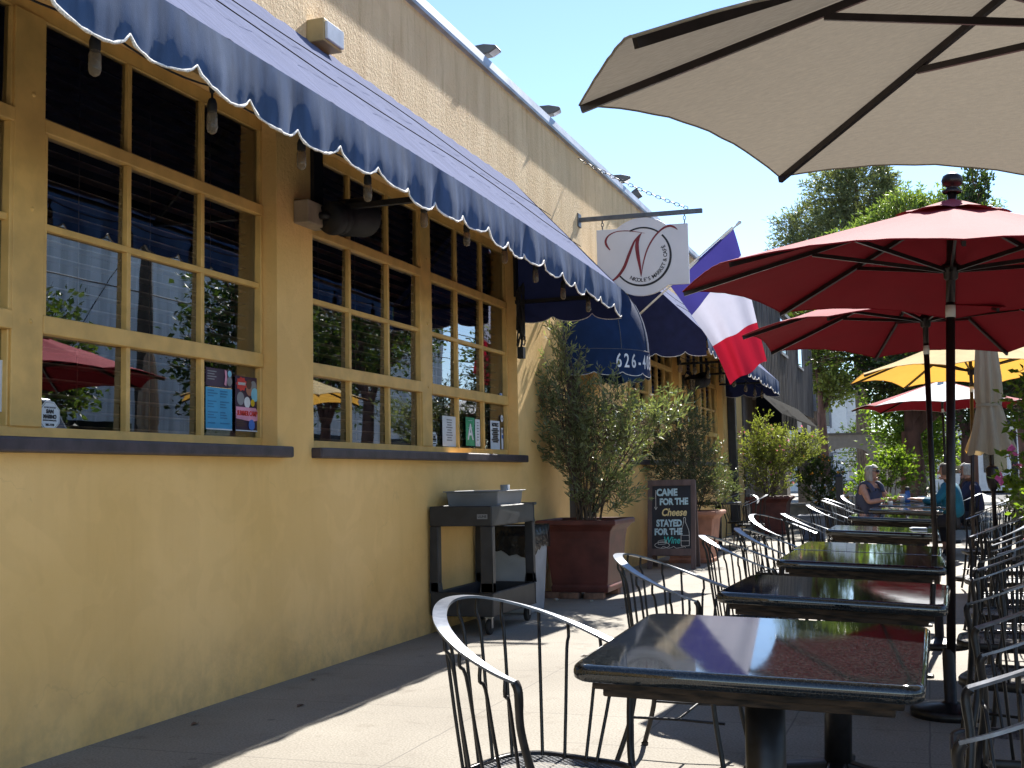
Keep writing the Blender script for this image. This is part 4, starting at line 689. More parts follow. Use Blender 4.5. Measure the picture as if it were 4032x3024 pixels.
t = thing('round_sticker', 'small round white sticker above the notice strip', 'sticker', (GX, 10.56, 1.77)); k = MB(); k.lathe([(.035, 0), (.034, .001), (.0001, .001)], 20, (0, 0, 0), 0, False, Matrix.Rotation(R_(90), 4, 'Y')); k.build('sticker_face', 'paper', t, fix=False); k = MB(); k.box((.0015, -.015, -.01), (.002, .015, .008)); k.build('print', 'grey_print', t)
t, hy, hz = sheet('card_sticker', 'tall narrow strip of card stickers at the window edge', 'sticker', 10.535, 10.585, 1.475, 1.68, 'paper'); k = MB(); k.box((.0022, -.02, .05), (.0028, .02, .085)); k.box((.0022, -.02, .0), (.0028, .02, .035), 1); k.build('print', ['grey_print', 'blue_print'], t)
t, hy, hz = sheet('card_sticker', 'tiny blue and white sticker in the upper right pane', 'sticker', 10.51, 10.58, 1.955, 2.015, 'paper'); k = MB(); k.box((.0022, -.03, -.025), (.0028, .0, .025)); k.build('print', 'blue_print', t)
for y, z, x, lab in ((6.6, 3.05, -2.2, 'glowing lamp seen deep inside the nearest window'), (8.2, 2.55, -1.2, 'small glowing spotlight inside behind the nearest window'), (12.5, 2.55, -1.4, 'warm lamp glowing inside the second window')):
    t = thing('ceiling_lamp', lab, 'lamp', (x, y, z)); k = MB(); k.ellipsoid((0, 0, 0), (.028, .028, .028)); k.build('lamp_bulb', 'lamp', t); k = MB(); k.tube([(0, 0, .03), (0, 0, 3.5-z)], .005, 6); k.lathe([(.03, .0), (.05, .03), (.02, .07), (.0001, .07)], 12); k.build('lamp_shade', 'fence', t)
# ------------------------------------------------------------------ service cart, tub, glass, bin
ct = thing('service_cart', 'black plastic two shelf service cart against the yellow wall', 'cart', (.285, 8.95, 0)); W2, L2 = .26, .52
k = MB(); hx, hy = W2, L2
k.box((-hx, -hy, .83), (hx, -hy+.025, .985)); k.box((-hx, hy-.025, .83), (hx, hy, .985)); k.box((-hx, -hy+.025, .83), (-hx+.025, hy-.025, .985)); k.box((hx-.025, -hy+.025, .83), (hx, hy-.025, .985)); k.box((-hx+.025, -hy+.025, .86), (hx-.025, hy-.025, .9)); k.build('upper_shelf', 'plastic', ct, bev=.008)
k = MB(); k.box((-hx, -hy, .14), (hx, -hy+.03, .32)); k.box((-hx, hy-.03, .14), (hx, hy, .32)); k.box((-hx, -hy+.03, .14), (-hx+.03, hy-.03, .32)); k.box((hx-.03, -hy+.03, .14), (hx, hy-.03, .32)); k.box((-hx+.03, -hy+.03, .16), (hx-.03, hy-.03, .2)); k.build('lower_shelf', 'plastic', ct, bev=.008)
for sx in (-1, 1):
    for sy in (-1, 1):
        k = MB(); wx = .10 if (sx, sy) == (1, -1) else .07; a, b = sorted((sx*hx*.999, sx*(hx-wx))); c_, d_ = sorted((sy*hy*.999, sy*(hy-.07)))
        k.frustum((a-.0, b, c_, d_, .321), (a, b, c_, d_, .829)); k.frustum((a-.012 if sx > 0 else a, b+.012 if sx < 0 else b, c_, d_, .321), (a, b, c_, d_, .4)); k.build('leg', 'plastic', ct, bev=.006)
        cs = MB(); cs.lathe([(.055, -.016), (.058, -.008), (.058, .008), (.055, .016)], 20, (sx*(hx-.06), sy*(hy-.07), .058), 0, True, Matrix.Rotation(R_(90), 4, 'Y')); cs.lathe([(.0001, -.018), (.055, -.016)], 20, (sx*(hx-.06), sy*(hy-.07), .058), 0, False, Matrix.Rotation(R_(90), 4, 'Y')); cs.lathe([(.055, .016), (.0001, .018)], 20, (sx*(hx-.06), sy*(hy-.07), .058), 0, False, Matrix.Rotation(R_(90), 4, 'Y')); wh = cs.build('caster', 'rubber', ct)
        f = MB(); x_ = sx*(hx-.06); y_ = sy*(hy-.07); f.box((x_-.03, y_-.02, .125), (x_+.03, y_+.02, .14)); f.box((x_-.026, y_-.014, .05), (x_-.022, y_+.014, .125)); f.box((x_+.022, y_-.014, .05), (x_+.026, y_+.014, .125)); f.build('fork', 'chrome', wh)
k = MB(); k.prism([(hy, .95), (hy+.15, .965), (hy+.155, .985), (hy, .985)], 2*hx-.06, 0, 'x', -hx+.03); k.build('push_handle', 'plastic', ct, bev=.006)
k = MB(); k.box((.14, -hy-.002, .885), (.225, -hy, .922)); lb_ = k.build('name_plate', 'greyplastic', ct); text('ULINE', .026, 'signblack', lb_, frame((.1825, -hy-.0022, .9035), (1, 0, 0), (0, 0, 1)), bold=.0006, ext=.0004)
tb = thing('bus_tub', 'grey plastic bus tub on top of the black cart', 'tub', (.305, 8.93, .901)); k = MB(); a, b = (-.2, .2, -.27, .27, 0), (-.22, .22, -.3, .3, .19)
n4 = lambda q: [(q[0], q[2], q[4]), (q[1], q[2], q[4]), (q[1], q[3], q[4]), (q[0], q[3], q[4])]
i4 = lambda q, e, dz=0: (q[0]+e, q[1]-e, q[2]+e, q[3]-e, q[4]+dz)
vs = n4(a)+n4(b)+n4(i4(b, -.022))+n4(i4(b, -.022, .008))+n4(i4(b, .006, .008))+n4(i4(a, .006, .008)); fs = [(3, 2, 1, 0)]
for q in range(5): fs += [(q*4+i, q*4+(i+1) % 4, q*4+4+(i+1) % 4, q*4+4+i) for i in range(4)]
fs.append((20, 21, 22, 23)); k.add(vs, fs); k.build('tub_shell', 'greyplastic', tb, bev=.006); k = MB(); k.box((-.09, -.318, .165), (.09, -.296, .172)); k.build('grip', 'greyplastic', tb)
tg = thing('drinking_glass', 'cloudy tumbler standing in the grey tub', 'glass', (.445, 9.02, .912)); k = MB(); k.lathe([(.0001, 0), (.034, 0), (.04, .23), (.036, .23), (.03, .02), (.0001, .02)], 16); k.build('glass_body', 'tumbler', tg)
bn = thing('waste_bin', 'pale grey slim bin with black bag behind the cart', 'bin', (.205, 10.02, 0)); k = MB(); k.frustum((-.165, .165, -.2, .2, 0), (-.20, .20, -.26, .26, .76)); k.build('bin_body', 'binplastic', bn, bev=.02, bseg=3)
k = MB(); rr = random.Random(3); lo, md, hi, tp = [], [], [], []
for i in range(49):
    a = 2*math.pi*i/48; c_, s_ = math.cos(a), math.sin(a); q = max(abs(c_)/.201, abs(s_)/.262); x, y = c_/q, s_/q; e = 1.03+.012*math.sin(i*2.1) if i not in (0, 48) else 1.03
    lo.append((x*e, y*e, .55+.04*math.sin(a*2+.6)+.015*math.sin(i*1.7))); md.append((x*(e+.012*math.sin(i*3.3)), y*(e+.012*math.sin(i*2.7)), .67)); hi.append((x*1.02, y*1.02, .775)); tp.append((x*.93, y*.93, .765))
k.grid([lo, md, hi, tp, [(p[0]*.86, p[1]*.86, .4) for p in tp]]); k.build('bin_bag', 'bag', bn)
rl = random.Random(77)
for i, (x, y, lab) in enumerate(((.22, 5.05, 'dry brown leaf on the shaded paving nearest the picture edge'), (.16, 6.35, 'dry leaf by the foot of the wall below the pier'), (.5, 5.6, 'curled dry leaf in the awning shade on the pavement'), (1.05, 10.4, 'dry leaf on the sunlit paving beside the grey bin'), (1.5, 7.6, 'small dry leaf on the sunlit paving past the nearest chair'))):
    k = MB(); k.grid([[(-.03, .0, .002), (-.01, .016, .012), (.015, .014, .01), (.035, .0, .004)], [(-.03, .0, .002), (-.01, 0, .004), (.015, 0, .003), (.035, .0, .004)], [(-.03, .0, .002), (-.01, -.015, .014), (.015, -.013, .009), (.035, .0, .004)]])
    o = k.build('dry_leaf', 'brownprint', None, (x, y, 0), fix=False); o.rotation_euler = (0, 0, rl.uniform(0, 6)); tag(o, lab, 'leaf', 'dry leaves on the pavement')
# ------------------------------------------------------------------ planters and plants
def planter(label, x, y, hw, h, mat, z0=0., name='square_planter', soil=True, group=None):
    t = thing(name, label, 'planter', (x, y, z0), 0, group); k = MB(); pr = [(.70, 0), (.72, .07), (.685, .10), (.70, .13), (.80, .74), (.83, .84), (.93, .91), (1.0, .93), (1.0, .985), (.97, 1.0), (.88, 1.0), (.85, .9)]
    for (a, za), (b, zb) in zip(pr, pr[1:]):
        vs = [(-hw*a, -hw*a, za*h), (hw*a, -hw*a, za*h), (hw*a, hw*a, za*h), (-hw*a, hw*a, za*h), (-hw*b, -hw*b, zb*h), (hw*b, -hw*b, zb*h), (hw*b, hw*b, zb*h), (-hw*b, hw*b, zb*h)]
        k.add(vs, [(0, 1, 5, 4), (1, 2, 6, 5), (2, 3, 7, 6), (3, 0, 4, 7)])
    k.add([(-hw*.7, -hw*.7, 0), (hw*.7, -hw*.7, 0), (hw*.7, hw*.7, 0), (-hw*.7, hw*.7, 0)], [(3, 2, 1, 0)]); k.build('pot', mat, t, bev=.008)
    k = MB(); k.box((-hw*.86, -hw*.86, .86*h), (hw*.86, hw*.86, .915*h)); k.build('soil', 'soil', t); return t
for i, (x, y, rz, lab) in enumerate(((.15, 11.2, .1, 'dirty brick under the left front corner of the big planter'), (.33, 11.17, -.05, 'red brown brick under the middle of the big planter'), (.58, 11.16, .08, 'brick under the right front corner of the big planter'), (.6, 11.68, .0, 'brick under the rear right corner of the big planter'), (.15, 11.7, .05, 'brick under the rear left corner beside the wall'))):
    o = MB().box((-.1, -.05, 0), (.1, .05, .062)).build('brick', 'brick', None, (x, y, 0), bev=.006); o.rotation_euler = (0, 0, rz); tag(o, lab, 'brick', 'bricks under the olive planter')
planter('brown red square planter holding the tall olive beside the cart', .43, 11.44, .41, .71, 'terracotta', .0625)
for i, (x, y, s_) in enumerate(((.25, 10.95, .02), (.62, 10.9, .016))):
    o = MB().ellipsoid((0, 0, .6*s_), (s_*1.3, s_, s_*.7), 8, 5).build('pebble', 'stonepot', None, (x, y, 0)); tag(o, ('pale pebble on the paving left in front of the olive planter', 'pale pebble on the paving right in front of the olive planter')[i], 'pebble')
rg = random.Random(11)
ol = thing('olive_tree', 'tall bushy olive with silvery leaves in the brown planter', 'olive tree', (.43, 11.44, .66))
plant(ol, rg, [((.12, 0, .75), (.42, .36, .42), 3.2), ((-.2, .0, .95), (.40, .3, .36), 2.4), ((.45, -.05, 1.0), (.44, .28, .28), 1.9), ((-.18, 0, 1.42), (.24, .22, .32), 1.3), ((.3, 0, 1.25), (.2, .2, .18), .5), ((-.2, 0, 1.82), (.09, .09, .22), .45), ((.2, 0, .34), (.30, .28, .22), 1.1), ((.85, -.1, 1.12), (.18, .14, .12), .35), ((-.42, -.05, 1.3), (.13, .13, .14), .35)],
      (0, 0, 0), 720, .22, 14, .07, .21, 'olive', stems=22, base_r=.12, stem_r=.012, up=.75)
planter('pale terracotta planter half hidden behind the chalkboard', .62, 16.1, .40, .70, 'terra2')
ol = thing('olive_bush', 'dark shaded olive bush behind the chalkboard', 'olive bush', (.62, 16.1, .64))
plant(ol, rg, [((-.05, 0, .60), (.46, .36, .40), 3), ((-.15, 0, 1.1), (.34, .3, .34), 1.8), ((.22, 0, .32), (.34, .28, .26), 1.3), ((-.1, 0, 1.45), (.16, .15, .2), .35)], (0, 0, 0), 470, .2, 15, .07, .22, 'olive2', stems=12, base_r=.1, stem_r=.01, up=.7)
planter('brown square planter at the downpipe with a yellow green shrub', .72, 23.7, .44, .74, 'terracotta')
sh = thing('potted_shrub', 'loose yellow green shrub in the brown planter by the downpipe', 'shrub', (.72, 23.7, .68))
plant(sh, rg, [((.0, 0, .55), (.50, .45, .5), 2.2), ((.25, 0, .95), (.5, .45, .40), 2.2), ((.75, -.1, 1.0), (.3, .3, .25), .8), ((-.25, 0, .95), (.35, .35, .42), 1.0), ((-.1, .1, 1.45), (.12, .12, .2), .2)], (0, 0, 0), 950, .2, 12, .05, .42, 'shrub', stems=14, base_r=.1, stem_r=.01, up=.5, flowers=('pflower', .05, .03))
planter('low pale stone planter beside the brown shrub planter', 1.05, 26.5, .36, .52, 'stonepot')
planter('blue grey square planter in the middle of the pavement', 1.75, 21.6, .27, .44, 'bluepot', .27 if False else 0.)
sh = thing('potted_shrub', 'upright leafy shrub with orange flowers behind the blue grey planter', 'shrub', (1.6, 25.5, .3))
plant(sh, rg, [((0, 0, .65), (.38, .4, .55), 3), ((-.35, 0, .95), (.26, .3, .4), 1.2)], (0, 0, 0), 380, .18, 11, .065, .4, 'tree', stems=10, stem_r=.012, up=.5, flowers=('oflower', .05, .05))
planter('grey planter under the shrub with orange flowers', 1.62, 25.5, .34, .5, 'bluepot', 0)
planter('first of two pale urns past the blue grey planter', 2.0, 24.6, .22, .62, 'stonepot')
planter('second of two pale urns past the blue grey planter', 2.22, 27.5, .25, .66, 'stonepot')
fl = thing('flowering_plant', 'small orange flowering plant in the first pale urn', 'plant', (2.0, 24.6, .55)); plant(fl, rg, [((0, 0, .15), (.18, .18, .14), 1)], (0, 0, 0), 40, .08, 8, .045, .5, 'lush', stems=4, stem_r=.005, flowers=('oflower', .3, .05))
# ------------------------------------------------------------------ chalkboard
cb = thing('chalkboard_sign', 'sandwich chalkboard saying came for the cheese stayed for the wine', 'sandwich board', (.57, 14.95, 0), R_(3))
B_ = Matrix.Rotation(R_(-11), 4, 'X'); Bm = Matrix.Translation((0, -.14, 0)) @ B_
k = MB(); w, h = .31, 1.15
k.box((-w, -.02, .0), (-w+.06, .02, h), 0, Bm); k.box((w-.06, -.02, .0), (w, .02, h), 0, Bm); k.box((-w+.06, -.02, h-.075), (w-.06, .02, h), 0, Bm); k.box((-w+.06, -.02, .17), (w-.06, .02, .26), 0, Bm); fr = k.build('front_frame', 'boardwood', cb, bev=.004)
Bb = Matrix.Translation((0, .30, 0)) @ Matrix.Rotation(R_(11), 4, 'X'); k = MB(); k.box((-w, -.02, 0), (-w+.06, .02, h-.01), 0, Bb); k.box((w-.06, -.02, 0), (w, .02, h-.01), 0, Bb); k.box((-w+.06, -.02, h-.08), (w-.06, .02, h-.01), 0, Bb); k.box((-w+.06, -.02, .17), (w-.06, .02, .25), 0, Bb); k.box((-w+.06, -.01, .25), (w-.06, .01, h-.08), 0, Bb); k.build('rear_frame', 'boardwood', cb, bev=.004)
k = MB(); k.box((-w+.06, -.008, .26), (w-.06, .01, h-.075), 0, Bm); bd = k.build('slate', 'chalk', cb)
def BF(x, z, rot=0): return Bm @ frame((x, -.0095, z), (1, 0, 0), (0, 0, 1)) @ Matrix.Rotation(R_(rot), 4, 'Z')
for s_, x, z, sz, m_, b_, sh_, sxx in (('CAME', -.06, .985, .125, 'chalkblue', .006, 0, .82), ('FOR THE', .03, .865, .115, 'chalkblue', .006, 0, .80), ('STAYED', -.03, .585, .118, 'chalkblue', .006, 0, .78), ('FOR THE', -.04, .475, .112, 'chalkblue', .006, 0, .80), ('Cheese', .03, .725, .135, 'chalkyellow', .0035, .25, .8), ('Wine', .0, .365, .125, 'chalkteal', .002, .25, .78)):
    text(s_, sz, m_, bd, BF(x, z, 1 if 'FOR' in s_ else 0), bold=b_, ext=.0006, shear=sh_, sx=sxx)
k = MB(); pl2 = lambda a, b, c: tuple(Bm @ Vector((a, -.0085-c*.6, b)))
stroke(k, [(-.205, 1.02), (-.204, .9), (-.202, .78)], [.006, .006], pl2); stroke(k, [(-.22, .80), (-.202, .765)], [.006, .006], pl2); stroke(k, [(-.184, .80), (-.202, .765)], [.006, .006], pl2)
stroke(k, [(.155, .655), (.157, .60), (.138, .53), (.125, .47), (.125, .31), (.14, .295), (.215, .298), (.228, .315), (.226, .47), (.205, .54), (.182, .60), (.18, .655), (.155, .655)], [.006]*4, pl2); stroke(k, [(.127, .43), (.225, .43)], [.005]*2, pl2); stroke(k, [(.127, .36), (.225, .36)], [.005]*2, pl2)
stroke(k, [(-.19+.095*math.cos(a*.5236)+.07, .305+.038*math.sin(a*.5236)) for a in range(13)], [.006]*3, pl2); stroke(k, [(-.17, .315), (-.165, .36), (-.075, .37), (-.07, .325), (-.17, .315)], [.005]*2, pl2); stroke(k, [(-.165, .345), (-.07, .35)], [.004]*2, pl2)
stroke(k, [(-.13, .272), (-.1, .29), (-.05, .268), (0, .275), (.03, .288), (.06, .268), (.12, .275), (.17, .285), (.18, .27)], [.005]*2, pl2); k.build('chalk_drawing', 'chalkwhite', bd, fix=False)
# ------------------------------------------------------------------ tables
def make_table(hx, hy, label):
    t = thing('bistro_table', label, 'table', (0, 0, 0), 0, 'granite topped tables in the long row'); k = MB()
    prof = [(-.026, .700), (-.008, .700), (-.001, .707), (0, .716), (0, .724), (-.002, .733), (-.008, .739), (-.016, .741)]
    rings = [[(p[0], p[1], z) for p in rrect(hx+e, hy+e, .045)] for e, z in prof]; n = len(rings[0]); vs = [p for r in rings for p in r]; fs = []
    for i in range(len(rings)-1):
        for j in range(n): fs.append((i*n+j, i*n+(j+1) % n, (i+1)*n+(j+1) % n, (i+1)*n+j))
    k.add(vs, fs, 0, True); k.add(rings[-1], [tuple(range(n))]); k.add(rings[0], [tuple(range(n))[::-1]]); k.build('tabletop', 'granite', t)
    k = MB(); a = hx-.045; b = hy-.045; k.box((-a, -b, .676), (a, b, .6995)); k.box((-a+.02, -b+.02, .655), (a-.02, b-.02, .676)); k.build('underlay', 'plywood', t, bev=.004)
    k = MB(); k.tube([(0, 0, .04), (0, 0, .655)], .052, 20); k.lathe([(.055, .05), (.075, .035), (.1, .03)], 20); k.build('column', 'iron', t); k = MB(); k.box((-.22, -.22, .64), (.22, .22, .654)); k.build('mounting_plate', 'iron', t)
    for i in range(4):
        k = MB(); c_, s_ = math.cos(i*math.pi/2), math.sin(i*math.pi/2); k.prism([(.03, .02), (.03, .085), (.1, .07), (.32, .035), (.36, .03), (.36, .0), (.32, .0), (.1, .025)], .07, 0, 'y', -.035)
        k.v = [(v[0]*c_-v[1]*s_, v[0]*s_+v[1]*c_, v[2]) for v in k.v]; k.build('foot', 'iron', t, bev=.01)
    return t
TILT = .043
T1 = make_table(.405, .405, 'nearest dark granite table with sky and red umbrella mirrored'); T1.location = (3.275, 3.165, .008); T1.rotation_euler = (R_(2.5), TILT*.6, R_(-1))
T2 = make_table(.405, .405, 'second granite table from the camera, pale with glare'); T2.location = (3.335, 4.76, 0); T2.rotation_euler = (0, TILT, R_(-1.5))
TB = [(3.345, 6.42, 'third granite table from the camera, pushed against the next'), (3.335, 7.26, 'fourth granite table from the camera, abutting the third'), (3.335, 9.6, 'fifth granite table, beside the second umbrella pole'), (3.33, 12.3, 'sixth granite table in the row, thin and greenish'), (3.42, 14.6, 'seventh granite table, in front of the bright sunlit one'), (3.47, 16.2, 'eighth granite table, bright with sun glare'), (3.47, 17.75, 'farthest granite table, set for the seated diners')]
TT = [T1, T2]
for x, y, lab in TB: TT.append(dup(T2, (x, y, 0), R_(random.Random(int(y*10)).uniform(-1.5, 1.5)), lab, tilt=TILT))
# ------------------------------------------------------------------ chairs
HOOP = [(.125, -.288), (.05, -.291), (-.06, -.272), (-.17, -.21), (-.25, -.105), (-.275, 0), (-.25, .105), (-.17, .21), (-.06, .272), (.05, .291), (.125, .288)]
HZ = lambda x: .69+.165*max(0, (.125-x)/.40)**1.1
def make_chair(label, armless=False):
    t = thing('barrel_chair', label, 'chair', (0, 0, 0), 0, 'black iron barrel chairs along the tables')
    P = catmull([(x, y, HZ(x)) for x, y in HOOP], 6); k = MB(); rws = []; m = len(P)
    for i, p in enumerate(P):
        d = (P[min(i+1, m-1)]-P[max(i-1, 0)]).normalized(); o_ = Vector((p.x+.02, p.y, 0)).normalized(); o_ = (o_-d*o_.dot(d)).normalized(); nn = d.cross(o_).normalized(); nn = nn if nn.z > 0 else -nn; f_ = abs(i/(m-1)-.5)*2; w = .040-.014*f_**2
        rws.append([p-o_*w*.45+nn*.003, p+o_*w*.55+nn*.003, p+o_*w*.55-nn*.004, p-o_*w*.45-nn*.004, p-o_*w*.45+nn*.003])
    k.grid(rws, 0, False); k.add([rws[0][j] for j in range(4)], [(0, 1, 2, 3)]); k.add([rws[-1][j] for j in range(4)], [(3, 2, 1, 0)]); k.build('back_rail', 'rail', t)
    base = []
    for i in range(13):
        u = .06+.88*i/12; q = P[int(u*(m-1))]; a = math.atan2(q.y, q.x+.02); s_ = Vector((-.01+.205*math.cos(a)*1.0, .2*math.sin(a), .395)); o_ = Vector((math.cos(a), math.sin(a), 0))
        k = MB(); k.tube(catmull([q-Vector((0, 0, .004)), q+o_*.004-Vector((0, 0, .045)), q.lerp(s_, .2)-o_*.002, q.lerp(s_, .6), s_], 3), .0052, 5, caps=False); k.build('spindle', 'iron', t, fix=False)
    for sy in (-1, 1):
        k = MB(); Q = catmull([(.120, sy*.286, .690), (.131, sy*.287, .665), (.124, sy*.272, .58), (.132, sy*.25, .49), (.15, sy*.222, .39), (.172, sy*.23, .2), (.205, sy*.25, .012)], 5)
        k.tube(Q, [.0115]*8+[.0105]*(len(Q)-8), 8)
        k.build('front_leg', 'iron', t, fix=False)
        k = MB(); Q = catmull([(-.165, sy*.14, .385), (-.175, sy*.15, .34), (-.2, sy*.18, .18), (-.255, sy*.215, .012)], 5); k.tube(Q, .011, 7); k.lathe([(.016, 0), (.016, .012)], 10, (-.255, sy*.215, 0)); k.build('rear_leg', 'iron', t)
    ring = [(.0+p[0], p[1]) for p in rrect(.215, .215, .12, 6)]; k = MB(); n = len(ring)
    rr_ = [[(p[0]*f, p[1]*f, z) for p in ring+ring[:1]] for f, z in ((1.0, .40), (1.02, .394), (1.02, .37), (1.0, .366), (.94, .383), (.93, .398), (1.0, .40))]; k.grid(rr_); k.build('seat_frame', 'iron', t)
    k = MB(); c_ = [[(p[0]*f, p[1]*f, .392-.006*(1-f)) for p in ring+ring[:1]] for f in (.95, .6, .25, .001)]; k.grid(c_); k.build('seat_mesh', 'mesh', t, fix=False)
    k = MB(); k.tube([(.2, -.2, .2), (0, -.17, .2), (-.2, -.18, .2)], .006, 5); k.tube([(.2, .2, .2), (0, .17, .2), (-.2, .18, .2)], .006, 5); k.tube([(0, -.17, .2), (0, .17, .2)], .006, 5); k.build('stretcher', 'iron', t, fix=False)
    return t
ch = make_chair('nearest black iron barrel chair, left of the nearest table'); ch.location = (2.70, 3.06, 0); ch.rotation_euler = (0, 0, R_(-16)); ch.parent = None
CH = [(2.72, 4.95, -3, 'second barrel chair from the camera on the pavement side'), (2.80, 6.5, 3, 'third barrel chair from the camera on the pavement side'), (2.86, 7.35, -3, 'fourth barrel chair on the pavement side, close behind the third'), (2.60, 9.75, -22, 'fifth barrel chair on the pavement side, turned slightly outward'), (2.84, 9.95, 2, 'barrel chair overlapping just behind the fifth one'), (2.80, 12.5, -4, 'barrel chair beside the sixth granite table, pavement side'), (2.78, 14.5, 12, 'dark barrel chair just in front of the seated woman'), (2.70, 15.6, 20, 'barrel chair in sun with white gleaming back rail'), (2.80, 17.5, -25, 'barrel chair the grey haired woman sits in'),
 (3.92, 2.62, 177, 'barrel chair at the lower right picture edge, nearest the camera'), (3.98, 3.72, 183, 'second barrel chair at the right edge beside the nearest table corner'), (4.0, 4.95, 176, 'barrel chair on the street side of the second table'), (4.05, 6.0, 185, 'barrel chair on the street side behind the near umbrella pole'), (4.10, 7.1, 180, 'barrel chair on the street side of the third table'), (4.16, 8.0, 172, 'barrel chair on the street side of the fourth table'), (4.18, 9.1, 190, 'barrel chair with looped arm right of the near red umbrella pole'), (4.22, 10.1, 178, 'street side barrel chair in front of the folded umbrella'), (4.35, 11.2, 183, 'street side barrel chair with pale rail behind the folded umbrella pole'), (4.25, 12.4, 176, 'street side barrel chair opposite the sixth table'), (4.30, 14.3, 182, 'street side barrel chair opposite the seventh table'), (4.1, 17.5, 181, 'street side barrel chair the man in teal sits in')]
rv = random.Random(31)
for x, y, a, lab in CH: dup(ch, (x+(rv.uniform(-.03, .06) if x > 3.9 else 0), y, 0), R_(a+(rv.uniform(-16, 16) if x > 3.95 else 0)), lab)
# small bistro set by the wall
bt = thing('cafe_table', 'small round black cafe table by the far wall windows', 'table', (.55, 18.6, 0)); k = MB(); k.lathe([(.0001, .72), (.36, .72), (.37, .73), (.37, .745), (.36, .755), (.0001, .755)], 28); k.build('tabletop', 'iron', bt); k = MB(); k.tube([(0, 0, .03), (0, 0, .72)], .05, 14); k.build('column', 'iron', bt)
k = MB(); k.lathe([(.26, 0), (.26, .02), (.06, .05), (.05, .1)], 20); k.build('foot', 'iron', bt)
dup(ch, (.72, 19.9, 0), R_(-95), 'barrel chair behind the small round cafe table', group='cafe chairs by the wall'); dup(ch, (1.0, 18.9, 0), R_(195), 'barrel chair right of the small round cafe table', group='cafe chairs by the wall')
# ------------------------------------------------------------------ umbrellas
def umbrella(label, x, y, zr, R, phase, tx, ty, hA, mat, px=None, py=None, collar_z=None, pr=.019, finial=True, n=8, vent=True, name='market_umbrella', panel_mats=None, outer=None, warp=None, strut_r=.5, hub_drop=.32, base=True, sag=.02):
    """canopy centre (x,y), rim plane height zr, tilt slopes tx,ty, apex hA above the rim; the pole may lean"""
    px = x if px is None else px; py = y if py is None else py
    t = thing(name, label, 'umbrella', (px, py, 0)); O = Vector((x-px, y-py, 0)); nrm = Vector((-tx, -ty, 1)).normalized()
    def C(r, a, dz=0): dx, dy = r*R*math.sin(a), r*R*math.cos(a); f = ((a-phase)/(2*math.pi/n)) % n; w0 = warp or [0]*n; wz = w0[int(f) % n]*(1-f % 1)+w0[(int(f)+1) % n]*(f % 1); return O+Vector((dx, dy, zr+tx*dx+ty*dy+hA*(1-r)+wz*r))+nrm*dz
    st = 2*math.pi/n; sub = 14; NR = 10; k = MB(); rows = []
    for i in range(NR+1):
        r = max(.004, i/NR); row = []
        for j in range(n*sub+1):
            u = (j % sub)/sub; a = phase+j*st/sub; chord = math.cos(st/2)/math.cos(abs(u-.5)*st); dip = 1-sag*(1-(2*u-1)**2)*r
            row.append(C(r*chord*dip, a, -.022*math.sin(math.pi*r)*(1-(2*u-1)**2)+.002*math.sin(u*19+j)*r*(1-(2*u-1)**2)*(i > 2)))
        rows.append(row)
    [k.grid([r[j*sub:(j+1)*sub+1] for r in rows], (1 if panel_mats and math.cos(phase+(j+.5)*st) > -.6 else 0)) for j in range(n)]; (k.grid([[p+nrm*.004 for p in r] for r in rows], 1) if outer else 0); k.build('canopy', [mat]+(panel_mats or [])+([outer] if outer else []), t, fix=False)
    k = MB(); k.tube(rows[-1], .0035, 5, caps=False); k.build('hem', mat, t, fix=False)
    if vent:
        k = MB(); vr = []
        for i in range(5):
            r = .004+.19*i/4; vr.append([C(r*(1+.06*math.sin(j*1.9)*(i == 4)), phase+j*st/6, .012+.012*(1-i/4)+(.010*abs(math.sin(j*math.pi/6)) if i == 4 else 0)) for j in range(n*6+1)])
        k.grid(vr); k.build('vent_flap', outer or mat, t)
    apex = C(0, 0); hub = O+Vector((0, 0, zr+hA))-nrm*(hA*0+hub_drop)
    for j in range(n):
        a = phase+j*st; k = MB(); k.bar(C(.05, a, -.022), C(.995, a, -.016), .016, .022, up=nrm); k.build('rib', 'pole', t, fix=False)
        k = MB(); k.bar(hub+Vector((math.sin(a)*.03, math.cos(a)*.03, 0)), C(strut_r, a, -.03), .013, .02, up=nrm); k.build('strut', 'pole', t, fix=False)
    k = MB(); rot = nrm.to_track_quat('Z', 'Y').to_matrix().to_4x4(); k.lathe([(.022, -.05), (.034, -.04), (.036, -.01), (.05, .0), (.05, .025), (.03, .035), (.024, .05)], 16, hub, 0, True, rot); k.build('runner', 'pole', t)
    knee = hub-nrm*.16
    k = MB(); k.tube([apex+nrm*.075, hub, knee], pr, 14); k.tube([knee, Vector((0, 0, .04))], pr, 14); k.build('pole', 'pole', t)
    k = MB(); d = (Vector((0, 0, .04))-knee).normalized(); k.tube([knee+d*.015, knee+d*.075], pr+.002, 14); k.build('tilt_collar', 'white_metal' if collar_z is None else 'pole', t)
    if finial:
        k = MB(); k.lathe([(.045, .0), (.05, .01), (.03, .02), (.026, .03), (.045, .04), (.052, .062), (.045, .085), (.022, .1), (.0001, .104)], 18, apex+nrm*.05, 0, True, rot); k.build('finial', 'pole', t)
    if base:
        k = MB(); k.lathe([(.0001, 0), (.19, 0), (.19, .03), (.17, .045), (.05, .06), (.03, .07), (.03, .3), (.022, .32)], 24); k.build('base', 'iron', t)
    return t
umbrella('big tan umbrella overhead, tilted over the nearest tables', 4.289, 3.247, 2.026, 1.5, .02, -.156, .12, .657, 'tan', warp=[.025, 0, 0, 0, 0, -.01, .032, -.036], px=4.6, py=3.05, hub_drop=.36, strut_r=.52)
